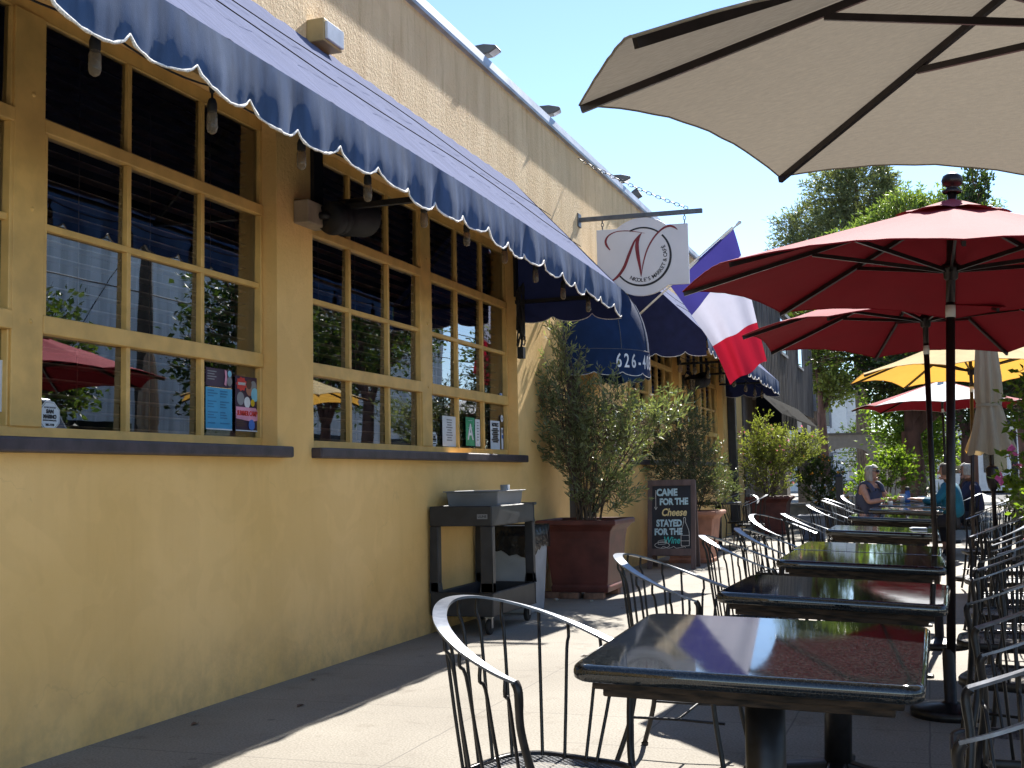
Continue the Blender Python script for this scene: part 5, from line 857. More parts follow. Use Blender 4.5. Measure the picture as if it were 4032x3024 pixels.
umbrella('near red umbrella with round finial on dark pole', 3.89, 6.16, 2.09, 1.37, .0, -.06, .01, .43, 'red', px=3.77, py=6.16, hub_drop=.34, pr=.022, outer='redout')
umbrella('second red umbrella, lower in view behind the first', 3.752, 8.5, 2.11, 1.27, -.315, -.02, -.02, .44, 'red', px=3.737, py=8.5, hub_drop=.33, outer='redout')
umbrella('pale yellow umbrella with glowing golden underside', 4.20, 13.6, 2.20, 1.30, .2, .0, -.02, .48, 'yellow', px=4.12, py=13.6, vent=False, sag=.05, hub_drop=.42)
umbrella('far white umbrella with red edge and one red panel', 3.98, 20.5, 2.22, 1.45, .0, .0, -.01, .45, 'white', panel_mats=['red'], vent=False, n=8, hub_drop=.3)
cu_ = thing('folded_umbrella', 'furled beige umbrella tied round its pole', 'umbrella', (4.24, 11.0, 0)); k = MB(); rows = []
for z, r in ((2.62, .02), (2.55, .05), (2.3, .075), (2.0, .10), (1.80, .105), (1.75, .088), (1.70, .10), (1.5, .14), (1.36, .175), (1.33, .178)):
    rows.append([(r*(1+.16*math.sin(j*8*2*math.pi/64+.4)+.05*math.sin(j*.7))*math.cos(j*2*math.pi/64), r*(1+.16*math.sin(j*8*2*math.pi/64+.4)+.05*math.sin(j*.7))*math.sin(j*2*math.pi/64), z+.02*math.sin(j*.5)*(z < 1.5)) for j in range(65)])
k.grid(rows); k.build('canopy', 'beige', cu_); k = MB(); k.tube([(0, 0, .04), (0, 0, 2.66)], .019, 12); k.lathe([(.02, .0), (.045, .02), (.045, .05), (.02, .07), (.0001, .07)], 12, (0, 0, 2.66)); k.build('pole', 'pole', cu_)
k = MB(); k.lathe([(.02, 1.0), (.04, 1.03), (.052, 1.1), (.052, 1.19), (.048, 1.21), (.02, 1.22)], 14); k.build('pole_socket', 'pole', cu_); k = MB(); k.lathe([(.0001, 0), (.24, 0), (.24, .04), (.05, .07), (.03, .3)], 20); k.build('base', 'iron', cu_)
k = MB(); k.grid([[(-.09, .0, 1.62), (-.14, -.01, 1.45), (-.19, -.01, 1.34)], [(-.12, .03, 1.6), (-.17, .03, 1.47), (-.215, .02, 1.36)], [(-.11, .06, 1.6), (-.16, .06, 1.45), (-.2, .05, 1.33)]]); k.build('loose_flap', 'yellow', cu_, fix=False)
k = MB(); k.lathe([(.106, 1.735), (.1065, 1.745), (.106, 1.76)], 24); k.build('tie_band', 'beige', cu_)
# ------------------------------------------------------------------ people
def skin_mesh(name, chains, mat, parent, sub=2):
    vs, es, rs = [], [], []; idx = {}
    def vid(p, r):
        key = tuple(round(c, 4) for c in p)
        if key not in idx: idx[key] = len(vs); vs.append(p); rs.append(r)
        return idx[key]
    for ch_ in chains:
        ids = [vid(p, r) for p, r in ch_]; es += [(a, b) for a, b in zip(ids, ids[1:]) if a != b]
    me = bpy.data.meshes.new('tmp'); me.from_pydata(vs, es, []); o = bpy.data.objects.new('tmp', me); COL.objects.link(o)
    md = o.modifiers.new('s', 'SKIN'); md.use_smooth_shade = True
    for i, r in enumerate(rs): me.skin_vertices[0].data[i].radius = (r, r) if not isinstance(r, tuple) else r
    me.skin_vertices[0].data[0].use_root = True
    o.modifiers.new('u', 'SUBSURF').levels = sub; bpy.context.view_layer.update()
    nm = bpy.data.meshes.new_from_object(o.evaluated_get(bpy.context.evaluated_depsgraph_get())); bpy.data.objects.remove(o); bpy.data.meshes.remove(me)
    nm.name = name; nm.materials.clear(); nm.materials.append(M[mat]); nm.polygons.foreach_set('use_smooth', [True]*len(nm.polygons))
    q = bpy.data.objects.new(name, nm); COL.objects.link(q); q.parent = parent; return q
def person(label, loc, rz, shirt, hair, sleeves, wrists, head_yaw=0., hair_len=.0, glasses=False, lean=.05):
    """seated figure facing local +X, seat at z .45; wrists: two points the hands rest at"""
    t = thing('person', label, 'person', loc, rz); V = Vector
    pel = (0, 0, .53); spn = (lean*.4, 0, .70); chst = (lean, 0, .90); nb = (lean+.01, 0, 1.015); nk = (lean+.025, 0, 1.075); hc = V((lean+.045, 0, 1.17))
    body = [[(pel, (.15, .12)), (spn, (.14, .115)), (chst, (.155, .115)), (nb, (.075, .065)), (nk, .052)]]; cloth_ = [[(pel, (.19, .16)), (spn, (.182, .152)), (chst, (.195, .150)), ((lean+.006, 0, .995), (.128, .128))]]; legs = []
    for s, wr in ((-1, wrists[0]), (1, wrists[1])):
        sh_ = (lean, s*.165, .965); W_ = V(wr); S = V(sh_); mid = (S+W_)/2; el = mid+V((-.02, s*.10, -.12)); d = (W_-el).normalized()
        body.append([(chst, (.155, .115)), (sh_, .058), (tuple(S.lerp(el, .5)), .047), (tuple(el), .040), (tuple(el.lerp(W_, .45)), .037), (wr, .024), (tuple(W_+d*.05), (.036, .018)), (tuple(W_+d*.085), (.034, .014))])
        side = V((0, 0, 1)).cross(d).normalized(); hb = W_+d*.085
        for q, (o_, L) in enumerate(((-.028, .07), (-.009, .082), (.010, .078), (.028, .06))):
            a = hb+side*o_; body.append([(tuple(hb), (.034, .014)), (tuple(a+d*.02), .0095), (tuple(a+d*L*.55+V((0, 0, -.006))), .0085), (tuple(a+d*L+V((0, 0, -.022))), .007)])
        th = W_+d*.035-side*s*.03; body.append([(tuple(W_+d*.05), (.036, .018)), (tuple(th), .011), (tuple(th+d*.045-side*s*.012), .0085)])
        if sleeves == 0: cloth_.append([(chst, (.195, .150)), ((lean, s*.145, .965), .085), ])
        else: cloth_.append([(chst, (.195, .150)), (sh_, .072), (tuple(S.lerp(el, .5)), .062), (tuple(S.lerp(el, .8 if sleeves == 1 else 1.0)), .056)]+([(tuple(el.lerp(W_, .8)), .042)] if sleeves == 2 else []))
        kn = (.44, s*.12, .50); ak = (.42, s*.12, .09)
        body.append([(pel, (.15, .12)), ((.06, s*.09, .52), .085), (kn, .058), (ak, .038), ((.47, s*.125, .045), .034), ((.57, s*.13, .03), .028)])
        legs.append([((-.02, 0, .53), (.155, .13)), ((.06, s*.09, .525), .098), (kn, .070), ((.425, s*.12, .15), .055)])
    ca, sa = math.cos(head_yaw), math.sin(head_yaw)
    hd = lambda x, y, z: (hc.x+x*ca-y*sa, hc.y+x*sa+y*ca, hc.z+z)
    body[0] += [(hd(-.005, 0, -.06), (.062, .068)), (hd(-.005, 0, 0), (.076, .092)), (hd(-.008, 0, .06), (.070, .086)), (hd(-.012, 0, .10), (.035, .045))]
    b = skin_mesh('body', body, 'skin', t)
    rot = Matrix.Rotation(head_yaw, 4, 'Z'); k = MB()
    k.ellipsoid(hd(.088, 0, -.012), (.017, .014, .024), 10, 7, 0, rot); k.ellipsoid(hd(.055, 0, -.085), (.032, .034, .024), 10, 7, 0, rot)
    for s in (-1, 1): k.ellipsoid(hd(-.005, s*.082, -.01), (.02, .010, .03), 8, 6, 0, rot)
    k.build('facial_features', 'skin', b); k = MB(); k.ellipsoid(hd(.084, 0, -.058), (.008, .024, .006), 8, 5, 0, rot); k.build('mouth', 'terra2', b)
    k = MB()
    if glasses:
        for s in (-1, 1): k.ellipsoid(hd(.085, s*.034, .022), (.012, .028, .022), 10, 6, 0, rot); k.bar(hd(.075, s*.062, .03), hd(-.01, s*.088, .03), .006, .012)
        k.bar(hd(.092, -.012, .028), hd(.092, .012, .028), .006, .006); k.build('sunglasses', 'lens', t)
    else:
        for s in (-1, 1): k.ellipsoid(hd(.078, s*.032, .02), (.01, .014, .008), 8, 5, 0, rot)
        k.build('eye', 'lens', b)
    k = MB(); rr = random.Random(4); rows = []        # hair cap, open at the face
    for i in range(11):
        ph = i/10; row = []
        for j in range(25):
            a = math.radians(62+236*j/24); z = .108-(.108+.045+hair_len)*ph**1.3; r = 1.16*math.sqrt(max(0.0, 1-((z-.02)/.125)**2)) if z > -.02 else 1.16*.95
            r = r if i else .05; w = 1+.025*math.sin(j*2.3+i)+.012*math.sin(j*5); x, y = .083*r*math.cos(a)*w, .092*r*math.sin(a)*w; row.append(hd(x-.008 if ph > .3 else x, y, z))
        rows.append(row)
    k.grid(rows); top = [hd(.0828*.9*math.cos(a_)*.9, .09*math.sin(a_)*.75, .075) for a_ in [math.radians(-62+124*j/8) for j in range(9)]]
    k.grid([[hd(.02*math.cos(a_), .02*math.sin(a_), .122) for a_ in [math.radians(-62+124*j/8) for j in range(9)]], [hd(.058*math.cos(a_), .062*math.sin(a_), .108) for a_ in [math.radians(-62+124*j/8) for j in range(9)]], [hd(.086*math.cos(a_), .092*math.sin(a_), .07) for a_ in [math.radians(-62+124*j/8) for j in range(9)]]])
    k.build('hair', hair, t); skin_mesh('shirt', cloth_, shirt, t); skin_mesh('trousers', legs, 'trousers', t); k = MB()
    for s in (-1, 1): k.ellipsoid((.50, s*.128, .045), (.125, .046, .045), 12, 8)
    k.build('shoe', 'trousers', t); return t
wm = person('grey haired woman in sleeveless slate top and sunglasses leaning on the far table', (2.85, 17.35, 0), R_(-38), 'navyshirt', 'hair', 0, ((.36, .04, .80), (.32, .28, .80)), head_yaw=R_(22), hair_len=.07, glasses=True, lean=.10)
k = MB(); k.ellipsoid((.2, 0, .93), (.008, .012, .016), 8, 6); k.build('pendant', 'lens', wm)
for sy in (-1, 1): k = MB(); k.tube(catmull([(.235, sy*.10, .905), (.20, sy*.112, .985), (.115, sy*.122, 1.026), (.03, sy*.115, .985), (-.01, sy*.10, .90)], 5), .034, 8); k.build('shirt_strap', 'navyshirt', wm)
person('diner in a bright teal shirt seen between the two umbrella poles', (4.02, 16.75, 0), R_(172), 'tealshirt', 'darkhair', 2, ((.46, -.12, .80), (.42, .15, .80)), head_yaw=R_(5), hair_len=.0)
person('white haired diner in dark navy behind the near umbrella pole', (4.32, 17.9, 0), R_(176), 'darkshirt', 'hair', 2, ((.44, -.12, .80), (.42, .15, .80)), hair_len=.01)
TZ = .742
b = thing('water_bottle', 'tall blue water bottle on the far dining table', 'bottle', (3.42, 17.6, TZ)); k = MB(); k.lathe([(.0001, 0), (.036, 0), (.038, .02), (.038, .13), (.028, .16), (.024, .17)], 16); k.build('bottle_body', 'bottle', b); k = MB(); k.lathe([(.03, .168), (.031, .21), (.02, .22), (.0001, .22)], 16); k.build('cap', 'signblack', b)
b = thing('water_cup', 'clear plastic cup left of the blue bottle', 'cup', (3.35, 17.5, TZ)); k = MB(); k.lathe([(.0001, 0), (.032, 0), (.042, .12), (.038, .12), (.03, .01), (.0001, .01)], 16); k.build('cup_body', 'pale', b)
for x, y, lab in ((3.55, 17.62, 'white dish in front of the small table plant'), (3.72, 17.65, 'white plate near the man in teal')):
    b = thing('plate', lab, 'plate', (x, y, TZ)); k = MB(); k.lathe([(.0001, .004), (.07, .004), (.11, .022), (.112, .026), (.07, .010), (.0001, .009)], 24); k.build('plate_body', 'plate', b); k = MB(); k.ellipsoid((0, 0, .02), (.05, .04, .025), 10, 6); k.build('food', 'skin', b)
b = thing('table_plant', 'pale sprig of leaves in a white pot on the far table', 'plant', (3.6, 17.9, TZ)); k = MB(); k.lathe([(.0001, 0), (.04, 0), (.055, .08), (.045, .08), (.0001, .06)], 14); k.build('pot', 'plate', b); plant(b, rg, [((0, 0, .15), (.12, .1, .08), 1)], (0, 0, .06), 30, .06, 7, .05, .35, 'pale_shrub', stems=4, base_r=.02, stem_r=.004)
b = thing('table_plant', 'small bright green sprig on the sunlit eighth table', 'plant', (3.22, 16.3, TZ)); k = MB(); k.lathe([(.0001, 0), (.03, 0), (.035, .05), (.0001, .045)], 12); k.build('pot', 'plate', b); plant(b, rg, [((0, 0, .08), (.07, .06, .04), 1)], (0, 0, .04), 14, .05, 6, .035, .5, 'lush', stems=3, base_r=.015, stem_r=.003)
o = thing('folded_napkin', 'white napkin at the right corner of the fifth table', 'napkin', (3.62, 9.75, .732)); k = MB(); k.box((-.06, -.05, 0), (.06, .05, .008)); k.box((-.05, -.045, .008), (.06, .03, .014)); k.build('napkin_cloth', 'paper', o, bev=.003); o.rotation_euler = (0, TILT, .2)
# ------------------------------------------------------------------ street side: railing, planters, flowers
def railing(label, y0, y1, x):
    t = thing('iron_railing', label, 'railing', (x, y0, 0)); L = y1-y0; k = MB(); k.bar((0, 0, .92), (0, L, .92), .04, .03); k.build('top_rail', 'fence', t); k = MB(); k.bar((0, 0, .12), (0, L, .12), .03, .03); k.build('bottom_rail', 'fence', t); k = MB(); y = .11
    while y < L: k.tube([(0, y, .12), (0, y, .92)], .007, 5, caps=False); y += .11
    k.build('balusters', 'fence', t, fix=False)
    for q in range(int(L/2)+1): k = MB(); yy = min(L, q*2.0); k.box((-.025, yy-.025, 0), (.025, yy+.025, .98)); k.lathe([(.03, .98), (.03, 1.0), (.015, 1.03), (.0001, 1.04)], 8, (0, yy, 0)); k.build('post', 'fence', t)
railing('black iron railing on the street side of the near chairs', 1.6, 7.6, 5.0); railing('black iron railing on the street side of the far chairs', 8.8, 20.8, 5.05)
def trough(label, x, y, hx, hy, h, mat='fence'):
    t = thing('planter_box', label, 'planter', (x, y, 0)); k = MB(); k.box((-hx, -hy, .0), (-hx+.03, hy, h)); k.box((hx-.03, -hy, 0), (hx, hy, h)); k.box((-hx+.03, -hy, 0), (hx-.03, -hy+.03, h)); k.box((-hx+.03, hy-.03, 0), (hx-.03, hy, h)); k.build('box', mat, t, bev=.004); k = MB(); k.box((-hx+.03, -hy+.03, .05), (hx-.03, hy-.03, h-.06)); k.build('soil', 'soil', t)
trough('black planter box holding the purple flowering shrub', 4.78, 8.15, .22, .55, .72); trough('black planter box of low herbs behind the folded umbrella', 4.75, 11.6, .25, 1.0, .78); trough('black planter box of yellow flowers farther along the railing', 5.6, 15.2, .3, 1.6, .6); trough('low white topped planter box at the right edge', 4.95, 9.6, .16, .5, .80, 'stonepot')
rg = random.Random(21)
p = thing('flowering_shrub', 'leafy shrub with purple flowers at the right picture edge', 'shrub', (4.86, 8.15, .6)); plant(p, rg, [((-.25, .1, .95), (.34, .4, .3), 1.5), ((-.10, .0, .40), (.46, .45, .5), 2.2), ((.1, 0, 1.1), (.4, .4, .4), 1.6), ((-.48, .1, .55), (.16, .2, .16), .5)], (0, 0, 0), 430, .17, 9, .062, .5, 'lush', stems=12, base_r=.12, stem_r=.009, up=.45, flowers=('pflower', .06, .045))
p = thing('herb_plant', 'low pale green herb mound right of the folded umbrella', 'plant', (4.75, 11.6, .68)); plant(p, rg, [((0, -.3, .14), (.32, .5, .22), 1), ((0, .5, .16), (.3, .5, .24), 1)], (0, 0, 0), 420, .12, 9, .04, .4, 'pale_shrub', stems=14, base_r=.2, stem_r=.005)
p = thing('flowering_plant', 'bright yellow flowers beyond the folded umbrella pole', 'plant', (5.6, 15.2, .5)); plant(p, rg, [((0, -.7, .3), (.35, .7, .28), 1), ((0, .7, .34), (.35, .7, .3), 1)], (0, 0, 0), 330, .14, 7, .06, .5, 'lush', stems=12, base_r=.3, stem_r=.006, flowers=('yflower', .7, .05))
p = thing('flowering_plant', 'pink and red flowers against the street at far right', 'plant', (6.4, 17.6, -.1)); plant(p, rg, [((0, 0, .9), (.5, .9, .3), 1), ((0, 0, .45), (.5, .9, .4), 1)], (0, 0, 0), 300, .16, 7, .06, .5, 'lush', stems=12, base_r=.4, stem_r=.008, flowers=('rflower', .6, .06))
p = thing('leafy_shrub', 'bright green backlit shrub behind the seated woman', 'shrub', (2.95, 22.6, 0)); plant(p, rg, [((.1, 0, 1.1), (.48, .4, .30), 2), ((.2, 0, 1.42), (.26, .3, .18), .7), ((-.35, 0, .95), (.25, .3, .22), .7)], (0, 0, .1), 230, .17, 9, .075, .55, 'lush', stems=9, base_r=.15, stem_r=.012, up=.4)
p = thing('agave_plant', 'spiky pale green strap leaf plant by the big tree trunk', 'plant', (3.9, 24.0, .2)); k = MB(); rr = random.Random(6)
for i in range(34):
    a = rr.uniform(0, 6.28); L = rr.uniform(.7, 1.25); e = rr.uniform(.2, 1.3); d = Vector((math.cos(a)*math.cos(e), math.sin(a)*math.cos(e), math.sin(e))); s_ = d.cross(Vector((0, 0, 1))).normalized(); P = [d*L*f+Vector((0, 0, -.35*f*f*L*math.cos(e))) for f in (0, .3, .6, .85, 1)]
    k.grid([[q+s_*w for q, w in zip(P, (.02, .03, .026, .014, .001))], [q+Vector((0, 0, -.008)) for q in P], [q-s_*w for q, w in zip(P, (.02, .03, .026, .014, .001))]])
k.build('strap_leaves', 'pale_shrub', p, fix=False); k = MB(); k.tube([(0, 0, -.2), (0, 0, .05)], .08, 10); k.build('stem', 'bark', p)
for i, (x, y, lab) in enumerate(((4.55, 13.0, 'thin dark post left of the folded umbrella pole'), (4.95, 13.6, 'thin dark post right of the folded umbrella pole'), (2.35, 19.6, 'short square black post left of the seated woman'))):
    t = thing('post', lab, 'post', (x, y, 0)); k = MB(); h = (1.55, 1.5, 1.12)[i]; r = (.03, .03, .055)[i]; k.box((-r, -r, 0), (r, r, h)); k.build('shaft', 'fence', t, bev=.004); k = MB(); k.frustum((-r*1.3, r*1.3, -r*1.3, r*1.3, h), (-r*.6, r*.6, -r*.6, r*.6, h+.04)); k.build('cap', 'fence', t)
# ------------------------------------------------------------------ grey timber building with black canopy
gb = thing('timber_building', 'two storey weathered grey board building with a black canopy', 'building', (0, 25.25, 0)); L = 14.2
k = MB(); k.box((-7, .0, 2.95), (.25, L, 5.35)); k.build('upper_wall', 'gwood', gb)
k = MB(); y = .0
while y < L: k.box((.25, y, 2.96), (.262, y+.025, 5.3)); y += .31
k.build('batten', 'gwood', gb, fix=False)
k = MB(); k.box((-7, 0.02, 0), (.02, 1.5, 2.95)); k.box((-7, 1.5, 0), (-.6, L-.02, 2.95)); k.build('lower_wall', 'gwood', gb); k = MB(); k.box((-7.1, -.03, 5.35), (.32, L+.06, 5.45)); k.build('roof', 'gtrim', gb)
for y in (9.4, 5.2): k = MB(); k.box((.262, y, 4.25), (.30, y+1.5, 4.32)); k.box((.262, y, 4.32), (.29, y+.07, 5.2)); k.box((.262, y+1.43, 4.32), (.29, y+1.5, 5.2)); w = k.build('window', 'gtrim', gb); k = MB(); k.box((.255, y+.07, 4.32), (.268, y+1.43, 5.2)); k.build('pane', 'carglass', w)
k = MB(); k.box((.25, L-.1, 3.2), (.34, L-.02, 3.75)); k.build('wall_light', 'gtrim', gb)
k = MB(); k.box((-.598, 4, 0.05), (-.55, 12.5, 2.4)); k.build('shopfront', 'black', gb)
for y in (3.0, 7.0, 13.6): k = MB(); k.box((-.3, y, 0), (.1, y+.4, 2.95)); k.build('pier', 'taupe', gb)
cn = thing('shop_canopy', 'black canopy with grey panels under the timber building', 'canopy', (0, 25.25, 0)); k = MB(); k.prism([(.27, 3.0), (.80, 2.47), (.80, 2.44), (.27, 2.97)], 8.75, 0, 'y', .3); k.build('canopy_top', 'black', cn); k = MB(); k.box((.785, .3, 2.16), (.80, 9.05, 2.44)); k.build('canopy_valance', 'black', cn); [MB().prism([(.27, 2.97), (.80, 2.44), (.80, 2.16), (.27, 2.2)], .015, 0, 'y', q).build('canopy_end', 'black', cn) for q in (9.05, .285)]
for y in (3.4, 5.8, 8.0): k = MB(); k.box((.801, y, 2.17), (.806, y+.95, 2.43)); k.build('grey_panel', 'gtrim', cn)
t = thing('round_plaque', 'pale round plaque low on the taupe pier', 'plaque', (.1, 28.45, 1.0)); k = MB(); k.lathe([(.0001, .02), (.16, .02), (.17, .0)], 24, (0, 0, 0), 0, False, Matrix.Rotation(R_(90), 4, 'Y')); k.build('plaque_disc', 'gtrim', t)
# ------------------------------------------------------------------ arch, apartment, far side of the street
ar = thing('garden_arch', 'low taupe arched gateway with dark cap beyond the tables', 'archway', (.1, 58, 0)); k = MB(); n = 16; x0, x1, hw_ = -1.75, 1.75, 1.05
arc = [(1.02*math.cos(math.pi*i/n)*1.0, 1.75+.62*math.sin(math.pi*i/n)**.75) for i in range(n+1)]
poly = [(1.75, 0), (1.75, 2.95), (-1.75, 2.95), (-1.75, 0), (-1.02, 0)]+arc[::-1]+[(1.02, 0)]
k.prism(poly, .9, 0, 'y', 0); k.build('arch_wall', 'taupe', ar); k = MB(); k.box((-1.85, -.06, 2.95), (1.85, .96, 3.06)); k.build('cap', 'taupetrim', ar); k = MB(); [k.box((s*1.4-.37, -.03, 1.62), (s*1.4+.37, .93, 1.74)) for s in (-1, 1)]; k.build('band', 'taupetrim', ar)
lw = thing('low_wall', 'low grey blue wall across the end of the walk', 'wall', (1.2, 49, 0)); k = MB(); k.box((-2.5, 0, 0), (2.0, .3, .62)); k.build('wall_body', 'stonepot', lw); k = MB(); k.box((-2.55, -.04, .62), (2.05, .34, .70)); k.build('coping', 'paper', lw)
wb = thing('apartment_building', 'white apartment block with a curved balcony in the distance', 'building', (-3.2, 78, 0)); k = MB(); k.box((-9, 0, 0), (2.05, 12, 7.35)); k.box((2.05, .8, 0), (2.75, 11, 7.0)); k.build('wall', 'wb', wb); k = MB(); k.box((-9.05, -.05, 6.35), (2.1, 0, 6.47)); k.box((2.1, .74, 6.3), (2.80, .8, 6.42)); k.box((2.051, 0, 6.35), (2.1, .7, 6.47)); k.box((2.751, .8, 6.3), (2.8, 11, 6.42)); k.box((-9.1, -.12, 7.35), (2.2, 12, 7.47)); k.build('cornice', 'wbtrim', wb)
for x, z, w_, h_ in ((-.2, 4.05, 1.35, 1.5), (-3.8, 4.05, 1.6, 1.5), (-.2, .9, 1.35, 1.5)):
    k = MB(); k.box((x, -.03, z), (x+w_, 0, z+h_)); w = k.build('window', 'wbtrim', wb); k = MB(); k.box((x+.15, -.045, z+.1), (x+w_/2-.03, -.03, z+h_-.2)); k.box((x+w_/2+.03, -.045, z+.1), (x+w_-.15, -.03, z+h_-.2)); k.build('pane', 'carglass', w); k = MB(); k.box((x+w_/2-.03, -.05, z+.05), (x+w_/2+.03, -.031, z+h_-.15)); k.build('frame', 'wb', w)
k = MB(); pb_ = [(-3, 0)]+[(-.2+1.2*math.cos(R_(a)), -1.2*math.sin(R_(a))*.9) for a in range(90, -1, -10)]; k.prism([(-3, -1.08)]+pb_[1:]+[(1.0, -.002), (-3, -.002)], .95, 0, 'z', 2.9); k.build('balcony', 'wb', wb); k = MB(); k.tube([(-3, -1.05, 4.1)]+[(p_[0], p_[1]-.0, 4.1) for p_ in pb_[1:]], .04, 6); k.tube([(-3, -1.05, 3.95)]+[(p_[0], p_[1]-.0, 3.95) for p_ in pb_[1:]], .025, 6); k.build('balcony_rail', 'wb', wb)
k = MB()
for z in (.6, 1.2, 1.8, 2.4): k.box((2.05, .74, z), (2.80, .8, z+.06)); k.box((-9, -.02, z), (2.07, 0, z+.06))
k.build('wall_groove', 'wbtrim', wb)
bb = thing('block_building', 'stained white block building across the street, mirrored in the windows', 'building', (17.2, 16, 0)); k = MB(); k.box((0, 0, -.1), (14, 34, 10.5)); k.build('wall', 'block', bb); k = MB(); k.box((-.06, -.06, 10.5), (14.06, 34.06, 10.75)); k.build('parapet', 'wbtrim', bb)
for q in range(5): k = MB(); k.box((-.03, 2+q*6.5, 1.2), (0, 5+q*6.5, 2.6)); k.build('window', 'carglass', bb)
t = thing('utility_pole', 'wooden utility pole with wires across the street', 'utility pole', (14.4, 24.3, 0)); k = MB(); k.tube([(0, 0, -.1), (0, 0, 11)], [.19, .14], 12); k.build('shaft', 'wood_pole', t); k = MB(); k.bar((0, -1.2, 9.8), (0, 1.2, 9.8), .12, .12); k.bar((0, -.8, 8.2), (0, .8, 8.2), .1, .1); k.build('crossarm', 'wood_pole', t); k = MB(); [k.lathe([(.05, 0), (.05, .12), (.02, .16), (.0001, .16)], 8, (0, q, 9.86)) for q in (-1.1, -.5, .5, 1.1)]; k.build('insulator', 'lampgrey', t)
k = MB(); k.lathe([(.0001, 0), (.22, .02), (.24, .1), (.24, .7), (.2, .78), (.0001, .8)], 14, (0, .35, 6.9)); k.build('transformer', 'lampgrey', t)
k = MB()
for yy, z in ((-1.1, 9.98), (.5, 9.98), (1.1, 9.98), (0, 7.4), (0.2, 6.3)): k.tube([(.0, yy+(q-10)*4, z-.6+.006*(q-10)**2) for q in range(21)], .02, 4)
k.tube([(0, 0, 7.6), (0, -6, 0)], .012, 4); k.build('wire', 'rubber', t, fix=False)
def car(label, x, y, mat, L=4.6, H=1.45, name='parked_car', van=False):
    t = thing(name, label, 'van' if van else 'car', (x, y, -.14)); h = L/2
    side = [(-h, .35), (-h, .85), (-h+.35, .92), (-h+.9, H-.05), (-h+1.4, H), (h-1.5, H), (h-.75, .98), (h-.1, .88), (h, .6), (h, .35)] if not van else [(-h, .4), (-h, H-.15), (-h+.15, H), (h-1.9, H), (h-.95, 1.15), (h-.1, 1.0), (h, .7), (h, .4)]
    k = MB(); W_ = .88; k.prism([(a, b) for a, b in side], 2*W_, 0, 'x', -W_); k.v = [((v[0]*(1-.17*max(0, (v[2]-.95)/(H-.95)))), v[1], v[2]) for v in k.v]; k.build('car_body', mat, t, bev=.05, bseg=3)
    k = MB(); z0, z1 = .98, H-.12; ya, yb = (-h+.75, h-1.25) if not van else (-h+.4, h-1.9)
    for s in (-1, 1):
        for a, b in ((ya+.3, (ya+yb)/2-.05), ((ya+yb)/2+.05, yb-.1)): k.add([(s*W_*.985, a-.1, z0+.03), (s*W_*.985, b+.15, z0+.03), (s*W_*.885, b-.15, z1), (s*W_*.885, a+.05, z1)], [(0, 1, 2, 3)])
    k.build('side_window', 'carglass', t, fix=False)
    for s in (-1, 1):
        for yy in (-h+.85, h-.9): k = MB(); k.lathe([(.0001, -.1), (.2, -.1), (.30, -.11), (.33, -.08), (.33, .08), (.30, .11), (.2, .1), (.0001, .1)], 20, (s*.80, yy, .33), 0, True, Matrix.Rotation(R_(90), 4, 'Y')); w = k.build('wheel', 'rubber', t); k = MB(); k.lathe([(.0001, .12), (.19, .115), (.2, .09)], 14, (s*.80, yy, .33), 0, True, Matrix.Rotation(R_(90*s), 4, 'Y')); k.build('rim', 'chrome', w)
    for s in (-1, 1):
        k = MB(); k.box((s*.68-.14, -h-.012, .66), (s*.68+.14, -h+.02, .8)); k.build('taillight', 'redlight', t); k = MB(); k.box((s*.66-.15, h-.03, .62), (s*.66+.15, h+.012, .74)); k.build('headlight', 'light', t)
car('silver van parked at the kerb, mirrored in the nearest window', 8.6, 12.7, 'van', 5.6, 2.45, 'parked_van', True); car('pale blue car parked beyond the flowers at far right', 7.6, 23.0, 'carblue'); car('silver car parked far along the kerb', 7.6, 30.0, 'van')
